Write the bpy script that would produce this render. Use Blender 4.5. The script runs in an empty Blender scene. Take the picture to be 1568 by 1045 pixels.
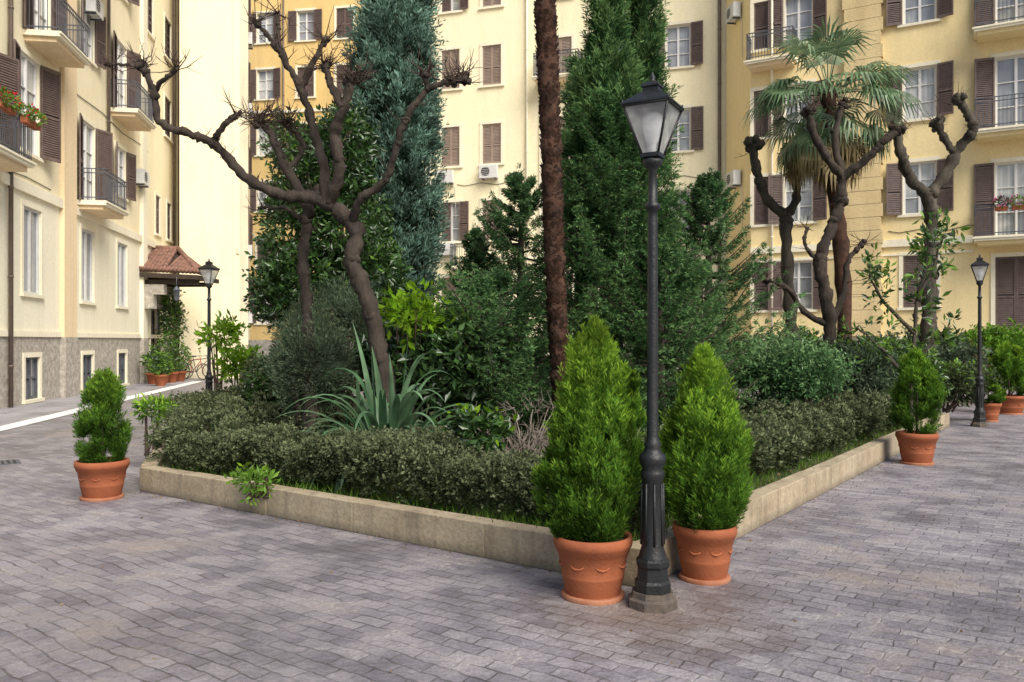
import bpy, math, random
import numpy as np
from mathutils import Vector, Matrix
random.seed(5); rng=np.random.default_rng(5)
FPX=1264.0; CX=784.0; CY=522.0; EYE=1.64
def W(px,py,d): return Vector(((px-CX)/FPX*d, d, EYE+(CY-py)/FPX*d))
def GX(px,d): return (px-CX)/FPX*d
def ZZ(py,d): return EYE+(CY-py)/FPX*d
scene=bpy.context.scene
# ---------------------------------------------------------------- materials
def newmat(name):
    m=bpy.data.materials.new(name); m.use_nodes=True
    nt=m.node_tree; nt.nodes.clear()
    out=nt.nodes.new('ShaderNodeOutputMaterial')
    return m,nt,out
def N(nt,t,**kw):
    n=nt.nodes.new(t)
    for k,v in kw.items():
        if k in n.inputs: n.inputs[k].default_value=v
        else: setattr(n,k,v)
    return n
def C(c): return (c[0],c[1],c[2],1)
def mixc(nt,f,a,b,blend='MIX'):
    n=nt.nodes.new('ShaderNodeMix'); n.data_type='RGBA'; n.blend_type=blend
    def setin(i,v):
        if isinstance(v,bpy.types.NodeSocket): nt.links.new(v,n.inputs[i])
        elif isinstance(v,(int,float)): n.inputs[i].default_value=v
        else: n.inputs[i].default_value=C(v)
    setin(0,f); setin(6,a); setin(7,b)
    return n.outputs[2]
def ramp(nt,src,stops):
    r=nt.nodes.new('ShaderNodeValToRGB'); nt.links.new(src,r.inputs[0])
    e=r.color_ramp.elements
    def cc(c): return (c,c,c,1) if isinstance(c,(int,float)) else C(c)
    e[0].position=stops[0][0]; e[0].color=cc(stops[0][1])
    e[1].position=stops[-1][0]; e[1].color=cc(stops[-1][1])
    for p,c in stops[1:-1]:
        x=e.new(p); x.color=cc(c)
    return r.outputs[0]
def noise(nt,vec,scale,detail=4,rough=.55):
    n=N(nt,'ShaderNodeTexNoise'); n.inputs['Scale'].default_value=scale; n.inputs['Detail'].default_value=detail; n.inputs['Roughness'].default_value=rough
    if vec is not None: nt.links.new(vec,n.inputs['Vector'])
    return n.outputs['Fac']
def simple(name,c,c2=None,scale=3,rough=.7,bump=0.0,bscale=40,metal=0,spec=.5,stretch=None):
    m,nt,out=newmat(name)
    tc=N(nt,'ShaderNodeTexCoord').outputs['Object']
    v=tc
    if stretch:
        mp=N(nt,'ShaderNodeMapping'); mp.inputs['Scale'].default_value=stretch; nt.links.new(tc,mp.inputs['Vector']); v=mp.outputs[0]
    b=N(nt,'ShaderNodeBsdfPrincipled'); b.inputs['Roughness'].default_value=rough; b.inputs['Metallic'].default_value=metal
    b.inputs['Specular IOR Level'].default_value=spec
    if c2 is None: c2=tuple(x*.75 for x in c)
    f=ramp(nt,noise(nt,v,scale,4,.6),[(.3,0.0),(.7,1.0)])
    nt.links.new(mixc(nt,f,c,c2),b.inputs['Base Color'])
    if bump>0:
        bp=N(nt,'ShaderNodeBump'); bp.inputs['Strength'].default_value=bump; bp.inputs['Distance'].default_value=.02
        nt.links.new(noise(nt,v,bscale,4,.6),bp.inputs['Height']); nt.links.new(bp.outputs[0],b.inputs['Normal'])
    nt.links.new(b.outputs[0],out.inputs[0])
    return m
def leafmat(name,c1,c2,trans=.3,rough=.55,nscale=2.0,spec=.3,gloss=False):
    m,nt,out=newmat(name)
    g=N(nt,'ShaderNodeNewGeometry'); tc=N(nt,'ShaderNodeTexCoord').outputs['Object']
    col=mixc(nt,g.outputs['Random Per Island'],c1,c2)
    nf=ramp(nt,noise(nt,tc,nscale,1),[(.32,.6),(.68,1.35)])
    col=mixc(nt,1.0,col,nf,'MULTIPLY')
    if gloss:
        b=N(nt,'ShaderNodeBsdfPrincipled'); b.inputs['Roughness'].default_value=rough; b.inputs['Specular IOR Level'].default_value=spec
    else: b=N(nt,'ShaderNodeBsdfDiffuse')
    t=N(nt,'ShaderNodeBsdfTranslucent'); ms=N(nt,'ShaderNodeMixShader'); ms.inputs[0].default_value=trans
    nt.links.new(col,b.inputs[0]); nt.links.new(col,t.inputs[0])
    nt.links.new(b.outputs[0],ms.inputs[1]); nt.links.new(t.outputs[0],ms.inputs[2]); nt.links.new(ms.outputs[0],out.inputs[0])
    return m
def plaster(name,c,c2,stain=.35,bump=.15,bscale=60):
    m,nt,out=newmat(name)
    tc=N(nt,'ShaderNodeTexCoord').outputs['Object']
    b=N(nt,'ShaderNodeBsdfPrincipled'); b.inputs['Roughness'].default_value=.9; b.inputs['Specular IOR Level'].default_value=.2
    f=ramp(nt,noise(nt,tc,.5,5,.6),[(.3,0.0),(.7,1.0)])
    col=mixc(nt,f,c,c2)
    mp=N(nt,'ShaderNodeMapping'); mp.inputs['Scale'].default_value=(1.6,1.6,.18); nt.links.new(tc,mp.inputs[0])
    s=ramp(nt,noise(nt,mp.outputs[0],1.2,5,.65),[(.45,0.0),(.75,stain)])
    col=mixc(nt,s,col,tuple(x*.68 for x in c2))
    fine=ramp(nt,noise(nt,tc,14,3,.6),[(.3,.93),(.7,1.05)])
    col=mixc(nt,1.0,col,fine,'MULTIPLY')
    nt.links.new(col,b.inputs['Base Color'])
    bp=N(nt,'ShaderNodeBump'); bp.inputs['Strength'].default_value=bump; bp.inputs['Distance'].default_value=.03
    nt.links.new(noise(nt,tc,bscale,3),bp.inputs['Height']); nt.links.new(bp.outputs[0],b.inputs['Normal'])
    nt.links.new(b.outputs[0],out.inputs[0]); return m
M={}
M['cream']=plaster('plaster_cream',(.87,.78,.55),(.82,.73,.49))
M['creamlow']=plaster('plaster_pale',(.88,.83,.65),(.83,.78,.59))
M['rough']=plaster('plaster_rough',(.86,.78,.57),(.72,.63,.44),.45,.9,16)
M['yellow']=plaster('plaster_yellow',(.90,.82,.57),(.87,.78,.52),.25)
M['ochre']=plaster('plaster_ochre',(.87,.71,.38),(.83,.67,.35),.28)
M['orange']=plaster('plaster_orange',(.78,.56,.24),(.73,.52,.21))
M['pilaster']=plaster('plaster_pilaster',(.74,.59,.32),(.60,.46,.24),.5,.5,20)
M['trim']=plaster('plaster_trim',(.85,.79,.61),(.80,.74,.56),.3,.05)
M['pink']=plaster('plaster_apricot',(.84,.67,.43),(.79,.62,.39))
M['brown']=simple('shutter_brown',(.095,.062,.052),(.15,.105,.088),6,.6)
M['brownpale']=simple('shutter_pale_brown',(.34,.26,.20),(.26,.19,.15),3,.65)  # paler brown, used on the closed shutters of the yellow building
M['white']=simple('painted_white',(.78,.77,.73),(.70,.69,.66),5,.5)
M['iron']=simple('iron_rail',(.10,.11,.13),(.06,.065,.08),9,.5)
M['copper']=simple('drain_pipe_metal',(.16,.11,.08),(.10,.08,.07),4,.5)
M['ac']=simple('ac_housing',(.66,.66,.63),(.56,.56,.54),7,.5)
M['dark']=simple('dark_void',(.015,.015,.016),(.03,.03,.03),5,.7)
M['black']=simple('cast_iron_black',(.008,.010,.011),(.018,.018,.018),18,.42,.25,60,spec=.4)
M['foot']=simple('lamp_foot_stone',(.13,.10,.075),(.05,.042,.036),12,.85,.4,50)
M['terra']=simple('terracotta',(.33,.105,.045),(.25,.075,.034),5,.8,.2,50,spec=.25)
M['terra2']=simple('terracotta_lime',(.40,.19,.11),(.27,.09,.045),5,.85,.2,50,spec=.2)
M['tile']=simple('roof_tile_clay',(.27,.13,.09),(.11,.065,.05),6,.85,.3,30)
M['wood']=simple('dark_wood',(.05,.03,.02),(.025,.018,.013),6,.6)
M['bark']=simple('bark_dark',(.028,.022,.018),(.07,.055,.043),9,.95,1.0,28,spec=.2,stretch=(1,1,.35))
M['bark2']=simple('bark_grey',(.095,.082,.06),(.038,.032,.026),7,.95,1.0,26,spec=.2,stretch=(1,1,.35))
M['palmbark']=simple('palm_bark',(.085,.042,.027),(.033,.021,.015),9,.95,.8,30,spec=.2)
M['twig']=simple('twig_brown',(.085,.055,.042),(.045,.032,.026),12,.9,spec=.2)
M['twiggrey']=simple('twig_grey',(.26,.22,.18),(.16,.13,.10),12,.9)
M['soil']=simple('soil_earth',(.055,.042,.028),(.07,.085,.03),1.6,.95,1.0,14)
M['red']=leafmat('petals_red',(.55,.02,.02),(.6,.08,.10),.3)
M['pinkf']=leafmat('petals_pink',(.6,.04,.22),(.65,.15,.35),.3)
M['rub']=simple('rubber_black',(.02,.02,.02),(.03,.03,.03),9,.8)
M['redpaint']=simple('bike_paint',(.4,.05,.04),(.3,.04,.03),9,.4)
M['bulb']=simple('frosted_bulb',(.82,.82,.80),(.78,.78,.76),4,.35)
L={}
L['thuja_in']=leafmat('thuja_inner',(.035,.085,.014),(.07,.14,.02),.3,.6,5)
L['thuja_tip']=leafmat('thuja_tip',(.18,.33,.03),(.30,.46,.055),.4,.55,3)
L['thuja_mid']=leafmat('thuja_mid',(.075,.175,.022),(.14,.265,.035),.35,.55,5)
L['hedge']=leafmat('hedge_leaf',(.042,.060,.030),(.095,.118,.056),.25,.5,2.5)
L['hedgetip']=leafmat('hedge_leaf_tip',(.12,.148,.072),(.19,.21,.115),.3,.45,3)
L['cyp']=leafmat('cypress_blue',(.11,.20,.15),(.20,.31,.24),.25,.6,1.6)
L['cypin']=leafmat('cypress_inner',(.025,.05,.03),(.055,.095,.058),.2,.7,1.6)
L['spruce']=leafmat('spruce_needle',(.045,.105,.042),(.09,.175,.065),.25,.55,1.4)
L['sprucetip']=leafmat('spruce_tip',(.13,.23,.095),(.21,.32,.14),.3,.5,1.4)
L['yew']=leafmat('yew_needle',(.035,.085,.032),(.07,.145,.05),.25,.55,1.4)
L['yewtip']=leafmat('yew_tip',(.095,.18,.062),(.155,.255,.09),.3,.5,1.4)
L['mag']=leafmat('glossy_evergreen_leaf',(.022,.058,.014),(.06,.125,.027),.15,.28,1.5,.6,True)
L['magtip']=leafmat('evergreen_young_leaf',(.10,.21,.025),(.16,.29,.035),.35,.4,2,.3,True)
L['lime']=leafmat('lime_leaf',(.13,.27,.015),(.24,.40,.03),.45,.4,3)
L['darkshrub']=leafmat('dark_shrub_leaf',(.016,.038,.012),(.04,.08,.024),.15,.32,2,.5,True)
L['rosem']=leafmat('grey_green_leaf',(.07,.105,.06),(.13,.17,.105),.25,.6,2.5)
L['agave']=leafmat('strap_leaf',(.06,.14,.06),(.16,.26,.14),.3,.4,4,.4,True)
L['fan']=leafmat('fan_palm_leaf',(.085,.155,.065),(.18,.265,.135),.3,.35,3,.5,True)
L['fandead']=leafmat('fan_palm_dry',(.26,.20,.10),(.38,.31,.17),.3,.6,3)
L['grass']=leafmat('grass_blade',(.06,.13,.02),(.14,.23,.04),.35,.6,1.5)
L['dry']=leafmat('dry_leaf',(.16,.10,.05),(.26,.18,.10),.2,.7,3)
L['redleaf']=leafmat('reddish_shrub_leaf',(.20,.06,.04),(.30,.14,.08),.3,.6,3)
def panemat(name,c1,c2):
    m,nt,out=newmat(name)
    tc=N(nt,'ShaderNodeTexCoord').outputs['Object']
    w=N(nt,'ShaderNodeTexNoise'); mp=N(nt,'ShaderNodeMapping'); mp.inputs['Scale'].default_value=(9,9,.3)
    nt.links.new(tc,mp.inputs[0]); nt.links.new(mp.outputs[0],w.inputs[0]); w.inputs['Scale'].default_value=1.5
    big=ramp(nt,noise(nt,tc,.9,2),[(.42,0.0),(.55,1.0)])
    f=ramp(nt,w.outputs['Fac'],[(.35,0.0),(.65,1.0)])
    col=mixc(nt,f,c1,tuple(x*.7 for x in c1)); col=mixc(nt,big,col,c2)
    b=N(nt,'ShaderNodeBsdfPrincipled'); b.inputs['Roughness'].default_value=.06; b.inputs['Specular IOR Level'].default_value=.9
    nt.links.new(col,b.inputs['Base Color']); nt.links.new(b.outputs[0],out.inputs[0]); return m
M['pane']=panemat('window_pane',(.62,.62,.58),(.26,.27,.28))
M['panedark']=panemat('window_pane_dark',(.26,.27,.28),(.09,.095,.10))
M['panegrey']=panemat('window_pane_grey',(.40,.41,.42),(.26,.27,.29))
def glassmat():
    m,nt,out=newmat('lantern_glass')
    a=N(nt,'ShaderNodeBsdfTransparent'); a.inputs[0].default_value=(.97,.98,.98,1)
    g=N(nt,'ShaderNodeBsdfGlossy'); g.inputs['Roughness'].default_value=.08
    d=N(nt,'ShaderNodeMixShader'); d.inputs[0].default_value=.6
    dd=N(nt,'ShaderNodeBsdfDiffuse'); dd.inputs[0].default_value=(.85,.85,.83,1); dt=N(nt,'ShaderNodeBsdfTranslucent'); dt.inputs[0].default_value=(.85,.85,.83,1)
    nt.links.new(dd.outputs[0],d.inputs[1]); nt.links.new(dt.outputs[0],d.inputs[2])
    m1=N(nt,'ShaderNodeMixShader'); tc=N(nt,'ShaderNodeTexCoord').outputs['Object']
    r=ramp(nt,noise(nt,tc,7,3),[(.35,.32),(.7,.75)]); nt.links.new(r,m1.inputs[0])
    m2=N(nt,'ShaderNodeMixShader'); m2.inputs[0].default_value=.08
    nt.links.new(a.outputs[0],m1.inputs[1]); nt.links.new(d.outputs[0],m1.inputs[2])
    nt.links.new(m1.outputs[0],m2.inputs[1]); nt.links.new(g.outputs[0],m2.inputs[2]); nt.links.new(m2.outputs[0],out.inputs[0]); return m
M['glass']=glassmat()
ANG=math.atan2(.587,-.81)
def paving(name,ca,cb,cm,bw=.27,rh=.135,ang=ANG,damp=True):
    m,nt,out=newmat(name)
    tc=N(nt,'ShaderNodeTexCoord').outputs['Object']
    wn=N(nt,'ShaderNodeTexNoise'); wn.inputs['Scale'].default_value=.8; wn.inputs['Detail'].default_value=2; nt.links.new(tc,wn.inputs[0])
    vm=N(nt,'ShaderNodeVectorMath',operation='MULTIPLY_ADD'); nt.links.new(wn.outputs['Color'],vm.inputs[0]); vm.inputs[1].default_value=(.20,.20,0); nt.links.new(tc,vm.inputs[2])
    wn2=N(nt,'ShaderNodeTexNoise'); wn2.inputs['Scale'].default_value=8; wn2.inputs['Detail'].default_value=3; nt.links.new(tc,wn2.inputs[0])
    vm2=N(nt,'ShaderNodeVectorMath',operation='MULTIPLY_ADD'); nt.links.new(wn2.outputs['Color'],vm2.inputs[0]); vm2.inputs[1].default_value=(.05,.05,0); nt.links.new(vm.outputs[0],vm2.inputs[2])
    mp=N(nt,'ShaderNodeMapping'); mp.inputs['Rotation'].default_value=(0,0,-ang); nt.links.new(vm2.outputs[0],mp.inputs[0])
    def brick(ms,sm):
        br=N(nt,'ShaderNodeTexBrick'); nt.links.new(mp.outputs[0],br.inputs[0])
        br.inputs['Scale'].default_value=1; br.inputs['Brick Width'].default_value=bw; br.inputs['Row Height'].default_value=rh
        br.inputs['Mortar Size'].default_value=ms; br.inputs['Mortar Smooth'].default_value=sm; br.inputs['Bias'].default_value=0; br.offset=.43
        return br
    br=brick(.006,.5)
    br.inputs['Color1'].default_value=C(ca); br.inputs['Color2'].default_value=C(cb); br.inputs['Mortar'].default_value=C(tuple((x+y)/2 for x,y in zip(ca,cb)))
    big=noise(nt,tc,.35,4,.6); med=noise(nt,tc,2.2,5,.65); pe=noise(nt,tc,1.1,4,.6); st=noise(nt,tc,.55,5,.7); fine=noise(nt,tc,38,4,.7)
    col=mixc(nt,1.0,br.outputs['Color'],ramp(nt,big,[(.3,.70),(.7,1.22)]),'MULTIPLY')
    col=mixc(nt,ramp(nt,med,[(.46,0.0),(.72,.55)]),col,(.34,.315,.315))
    col=mixc(nt,ramp(nt,pe,[(.34,.6),(.50,0.0)]),col,(.10,.093,.11))
    jm=N(nt,'ShaderNodeMath',operation='MULTIPLY'); nt.links.new(br.outputs['Fac'],jm.inputs[0]); nt.links.new(ramp(nt,med,[(.36,.95),(.62,.25)]),jm.inputs[1])
    col=mixc(nt,jm.outputs[0],col,cm)
    br2=brick(.019,.7)
    mm=N(nt,'ShaderNodeMath',operation='MULTIPLY'); nt.links.new(br2.outputs['Fac'],mm.inputs[0]); nt.links.new(ramp(nt,pe,[(.54,0.0),(.66,.65)]),mm.inputs[1])
    mm2=N(nt,'ShaderNodeMath',operation='MULTIPLY'); nt.links.new(mm.outputs[0],mm2.inputs[0]); nt.links.new(ramp(nt,fine,[(.4,.2),(.6,1.0)]),mm2.inputs[1])
    col=mixc(nt,mm2.outputs[0],col,(.56,.53,.48))
    col=mixc(nt,1.0,col,ramp(nt,fine,[(.25,.70),(.75,1.28)]),'MULTIPLY')
    rough=ramp(nt,pe,[(.3,.30),(.7,.72)])
    if damp:
        col=mixc(nt,ramp(nt,st,[(.54,0.0),(.68,.5)]),col,(.20,.145,.10))
        # brown damp stain where the pots drain beside the lamp
        ds=N(nt,'ShaderNodeVectorMath',operation='DISTANCE'); nt.links.new(tc,ds.inputs[0]); ds.inputs[1].default_value=(.85,4.95,0)
        ad=N(nt,'ShaderNodeMath',operation='MULTIPLY_ADD'); nt.links.new(med,ad.inputs[0]); ad.inputs[1].default_value=1.5; nt.links.new(ds.outputs['Value'],ad.inputs[2])
        sf=ramp(nt,ad.outputs[0],[(.0,.75),(.9,.7),(1.0,0.0)])
        dv=N(nt,'ShaderNodeMath',operation='MULTIPLY'); nt.links.new(ad.outputs[0],dv.inputs[0]); dv.inputs[1].default_value=.62
        sf=ramp(nt,dv.outputs[0],[(.45,.7),(1.0,0.0)])
        col=mixc(nt,sf,col,(.15,.10,.065))
    b=N(nt,'ShaderNodeBsdfPrincipled'); nt.links.new(col,b.inputs['Base Color'])
    nt.links.new(rough,b.inputs['Roughness'])
    hh=N(nt,'ShaderNodeMath',operation='MULTIPLY_ADD'); nt.links.new(jm.outputs[0],hh.inputs[0]); hh.inputs[1].default_value=-1.2
    s2=N(nt,'ShaderNodeMath',operation='MULTIPLY'); nt.links.new(noise(nt,tc,15,5,.7),s2.inputs[0]); s2.inputs[1].default_value=2.2
    nt.links.new(s2.outputs[0],hh.inputs[2])
    bp=N(nt,'ShaderNodeBump'); bp.inputs['Strength'].default_value=.9; bp.inputs['Distance'].default_value=.011
    nt.links.new(hh.outputs[0],bp.inputs['Height']); nt.links.new(bp.outputs[0],b.inputs['Normal'])
    nt.links.new(b.outputs[0],out.inputs[0]); return m
M['paving']=paving('stone_paving',(.165,.153,.178),(.275,.255,.272),(.075,.066,.062),.23,.108)
M['pavement']=paving('pavement_slabs',(.30,.29,.32),(.34,.33,.355),(.2,.19,.18),.8,.4,1.4,False)
M['strip']=simple('pale_stone_strip',(.74,.73,.70),(.64,.63,.61),3,.8,.2)
def kerbmat():
    m,nt,out=newmat('planter_stone')
    tc=N(nt,'ShaderNodeTexCoord').outputs['Object']
    g=N(nt,'ShaderNodeNewGeometry')
    col=mixc(nt,g.outputs['Random Per Island'],(.43,.355,.235),(.385,.32,.22))
    col=mixc(nt,ramp(nt,noise(nt,tc,2.5,6,.7),[(.4,0.0),(.7,.8)]),col,(.25,.19,.12))
    col=mixc(nt,ramp(nt,noise(nt,tc,1.1,4,.6),[(.55,0.0),(.72,.5)]),col,(.16,.15,.075))
    mp=N(nt,'ShaderNodeMapping'); mp.inputs['Scale'].default_value=(5,5,.6); nt.links.new(tc,mp.inputs[0])
    col=mixc(nt,ramp(nt,noise(nt,mp.outputs[0],1.4,5,.7),[(.5,0.0),(.7,.55)]),col,(.13,.10,.07))
    col=mixc(nt,1.0,col,ramp(nt,noise(nt,tc,30,5,.7),[(.25,.7),(.75,1.22)]),'MULTIPLY')
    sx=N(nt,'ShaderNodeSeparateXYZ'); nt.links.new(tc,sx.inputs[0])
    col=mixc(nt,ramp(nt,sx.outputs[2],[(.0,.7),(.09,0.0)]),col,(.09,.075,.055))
    b=N(nt,'ShaderNodeBsdfPrincipled'); b.inputs['Roughness'].default_value=.85; nt.links.new(col,b.inputs['Base Color'])
    bp=N(nt,'ShaderNodeBump'); bp.inputs['Strength'].default_value=.6; bp.inputs['Distance'].default_value=.02
    nt.links.new(noise(nt,tc,18,6,.7),bp.inputs['Height']); nt.links.new(bp.outputs[0],b.inputs['Normal'])
    nt.links.new(b.outputs[0],out.inputs[0]); return m
M['kerb']=kerbmat()
def plinthmat():
    m,nt,out=newmat('plinth_travertine')
    tc=N(nt,'ShaderNodeTexCoord').outputs['Object']
    col=mixc(nt,ramp(nt,noise(nt,tc,7,6,.7),[(.35,0.0),(.65,1.0)]),(.50,.46,.39),(.27,.24,.20))
    b=N(nt,'ShaderNodeBsdfPrincipled'); b.inputs['Roughness'].default_value=.9; nt.links.new(col,b.inputs['Base Color'])
    bp=N(nt,'ShaderNodeBump'); bp.inputs['Strength'].default_value=.8; bp.inputs['Distance'].default_value=.04
    nt.links.new(noise(nt,tc,9,5),bp.inputs['Height']); nt.links.new(bp.outputs[0],b.inputs['Normal'])
    nt.links.new(b.outputs[0],out.inputs[0]); return m
M['plinth']=plinthmat()
# ---------------------------------------------------------------- mesh builder
class MB:
    def __init__(s): s.v=[]; s.n=0; s.li=[]; s.cnt=[]; s.mi=[]; s.sm=[]; s.mats=[]
    def mat(s,m):
        if m not in s.mats: s.mats.append(m)
        return s.mats.index(m)
    def add(s,verts,faces,m,smooth=False):
        k=s.mat(m); v=np.array([tuple(p) for p in verts],dtype=np.float32); s.v.append(v)
        for f in faces:
            s.li.append(np.array(f,dtype=np.int32)+s.n); 
        s.cnt.append(np.array([len(f) for f in faces],dtype=np.int32)); s.mi.append(np.full(len(faces),k,np.int32)); s.sm.append(np.full(len(faces),smooth,bool))
        s.n+=len(v)
    def quads(s,q,m):
        if len(q)==0: return
        k=s.mat(m); n=len(q); s.v.append(q.reshape(-1,3).astype(np.float32)); s.li.append(np.arange(n*4,dtype=np.int32)+s.n)
        s.cnt.append(np.full(n,4,np.int32)); s.mi.append(np.full(n,k,np.int32)); s.sm.append(np.zeros(n,bool)); s.n+=n*4
    def obox(s,o,a,b,c,m):
        o=Vector(o);P=[o,o+a,o+a+b,o+b,o+c,o+a+c,o+a+b+c,o+b+c]
        s.add(P,[(0,3,2,1),(4,5,6,7),(0,1,5,4),(1,2,6,5),(2,3,7,6),(3,0,4,7)],m)
    def box(s,c,sx,sy,sz,m,rot=0):
        R=Matrix.Rotation(rot,3,'Z'); a=R@Vector((sx,0,0)); b=R@Vector((0,sy,0)); cc=Vector((0,0,sz))
        s.obox(Vector(c)-a/2-b/2,a,b,cc,m)
    def lathe(s,c,prof,m,seg=32,rot=0,smooth=True,cap=True):
        V=[];Fc=[]
        for r,z in prof:
            for i in range(seg):
                a=2*math.pi*i/seg+rot; V.append((c[0]+r*math.cos(a),c[1]+r*math.sin(a),c[2]+z))
        for j in range(len(prof)-1):
            for i in range(seg):
                i2=(i+1)%seg; Fc.append((j*seg+i,j*seg+i2,(j+1)*seg+i2,(j+1)*seg+i))
        s.add(V,Fc,m,smooth)
        if cap:
            s.add(V[-seg:],[tuple(range(seg))],m); s.add(V[:seg],[tuple(range(seg))[::-1]],m)
    def tube(s,pts,rad,m,seg=8,rough=0.0):
        pts=[Vector(p) for p in pts]; n=len(pts); V=[];Fc=[]
        t=(pts[1]-pts[0]).normalized(); u=t.orthogonal().normalized()
        for i,p in enumerate(pts):
            tt=(pts[min(i+1,n-1)]-pts[max(i-1,0)])
            if tt.length<1e-6: tt=t
            t=tt.normalized(); u=(u-t*u.dot(t)).normalized(); w=t.cross(u)
            for k in range(seg):
                a=2*math.pi*k/seg; r=rad[i]*(1+random.uniform(-rough,rough)); V.append(p+u*math.cos(a)*r+w*math.sin(a)*r)
        for i in range(n-1):
            for k in range(seg):
                k2=(k+1)%seg; Fc.append((i*seg+k,i*seg+k2,(i+1)*seg+k2,(i+1)*seg+k))
        Fc.append(tuple(range(seg))[::-1]); Fc.append(tuple((n-1)*seg+k for k in range(seg)))
        s.add(V,Fc,m,True)
    def obj(s,name,parent=None,bevel=0):
        me=bpy.data.meshes.new(name); v=np.concatenate(s.v); li=np.concatenate(s.li); cnt=np.concatenate(s.cnt)
        me.vertices.add(len(v)); me.vertices.foreach_set('co',v.ravel())
        me.loops.add(len(li)); me.loops.foreach_set('vertex_index',li)
        me.polygons.add(len(cnt)); me.polygons.foreach_set('loop_start',np.concatenate([[0],np.cumsum(cnt)[:-1]]).astype(np.int32))
        for m in s.mats: me.materials.append(m)
        me.update(calc_edges=True)
        me.polygons.foreach_set('material_index',np.concatenate(s.mi)); me.polygons.foreach_set('use_smooth',np.concatenate(s.sm))
        me.update()
        o=bpy.data.objects.new(name,me); scene.collection.objects.link(o)
        if parent: o.parent=parent
        if bevel:
            b=o.modifiers.new('bevel','BEVEL'); b.width=bevel; b.segments=2; b.limit_method='ANGLE'
        return o
def empty(name):
    e=bpy.data.objects.new(name,None); scene.collection.objects.link(e); return e
# ---------------------------------------------------------------- foliage tools
def unit(a): return a/np.maximum(np.linalg.norm(a,axis=1,keepdims=True),1e-9)
def rnd(n): return unit(rng.normal(size=(n,3)))
def leaf(pos,dr,ll,lw,wide=.5):
    n=len(pos); side=unit(np.cross(dr,rnd(n))); ll=ll.reshape(-1,1); lw=lw.reshape(-1,1)
    nrm=np.cross(dr,side)
    return np.stack([pos,pos+dr*ll*wide+side*lw/2+nrm*lw*.15,pos+dr*ll,pos+dr*ll*wide-side*lw/2+nrm*lw*.15],axis=1)
def sprays(S,D,Ln,n,ll,lw,spread=.55,thick=.25,flat=0,curl=0,wide=.5):
    Ns=len(S); S=np.repeat(S,n,0); D=np.repeat(D,n,0); Ln=np.repeat(Ln.reshape(-1,1),n,0)
    t=rng.random((Ns*n,1)); R=rnd(Ns*n)
    if flat: R[:,2]*=(1-flat)
    P=R-D*np.sum(R*D,1,keepdims=True); P=unit(P)
    pos=S+D*Ln*t+P*Ln*thick*(1.05-t)*rng.random((Ns*n,1)); pos[:,2]+=(curl*Ln*t*t)[:,0]
    dr=unit(D*(1-spread)+P*spread)
    s=.6+.8*rng.random(Ns*n)
    return leaf(pos,dr,ll*s,lw*s,wide),t[:,0]
def tipsplit(mb,q,t,thr,min_,mt):
    r=t+rng.normal(size=len(t))*.12
    mb.quads(q[r<thr],min_); mb.quads(q[r>=thr],mt)
def ellip(n,c,r,inner=.55):
    d=rnd(n); k=(inner**3+(1-inner**3)*rng.random(n))**(1/3.); p=d*np.array(r)*k.reshape(-1,1)+np.array(c)
    return p,d
def catmull(P,k=6):
    P=[Vector(p) for p in P]; out=[]
    for i in range(len(P)-1):
        p0=P[max(i-1,0)];p1=P[i];p2=P[i+1];p3=P[min(i+2,len(P)-1)]
        for j in range(k):
            t=j/k; out.append(.5*((2*p1)+(-p0+p2)*t+(2*p0-5*p1+4*p2-p3)*t*t+(-p0+3*p1-3*p2+p3)*t*t*t))
    out.append(P[-1]); return out
def limb(mb,pts,r0,r1,mat,seg=10,k=6,jit=.012,rough=.12,power=1,flare=0):
    c=catmull(pts,k); n=len(c); rad=[]
    for i in range(n):
        t=i/(n-1); r=(r0+(r1-r0)*t**power)*(1+.22*math.sin(i*1.3+r0*50)*random.random())
        if flare: r*=1+flare*max(0,1-i/(k*.8))
        rad.append(r)
        if 0<i<n-1: c[i]=c[i]+Vector([random.uniform(-jit,jit) for _ in range(3)])
    mb.tube(c,rad,mat,seg,rough); return c
def twigs(mb,p,n,l,mat,r=.009,up=.5,sub=True,spreadp=.05):
    for _ in range(n):
        a=random.uniform(0,6.283); d=Vector((math.cos(a),math.sin(a)*.8,random.uniform(-.5,1)+up)).normalized(); le=l*random.uniform(.3,1.2)
        q=Vector(p)+Vector([random.uniform(-spreadp,spreadp) for _ in range(3)])
        b=Vector([random.uniform(-.4,.4) for _ in range(3)])
        m1=q+d*le*.5+b*le*.2; e=q+(d+b+Vector((0,0,.3))).normalized()*le
        mb.tube([q,m1,e],[r,r*.7,r*.3],mat,4)
        if sub:
            for _k in range(random.randint(0,2)):
                e2=m1+(d+Vector([random.uniform(-.9,.9) for _ in range(3)])).normalized()*le*.5
                mb.tube([m1,e2],[r*.55,r*.25],mat,4)
def knob(mb,p,r,mat):
    V=[];Fc=[]; p=Vector(p)
    for j in range(7):
        th=math.pi*j/6
        for i in range(9):
            a=2*math.pi*i/9; rr=r*(1+random.uniform(-.3,.35)); V.append(p+Vector((math.sin(th)*math.cos(a),math.sin(th)*math.sin(a),math.cos(th)))*rr)
    for j in range(6):
        for i in range(9): Fc.append((j*9+i,j*9+(i+1)%9,(j+1)*9+(i+1)%9,(j+1)*9+i))
    mb.add(V,Fc,mat,True)
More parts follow.
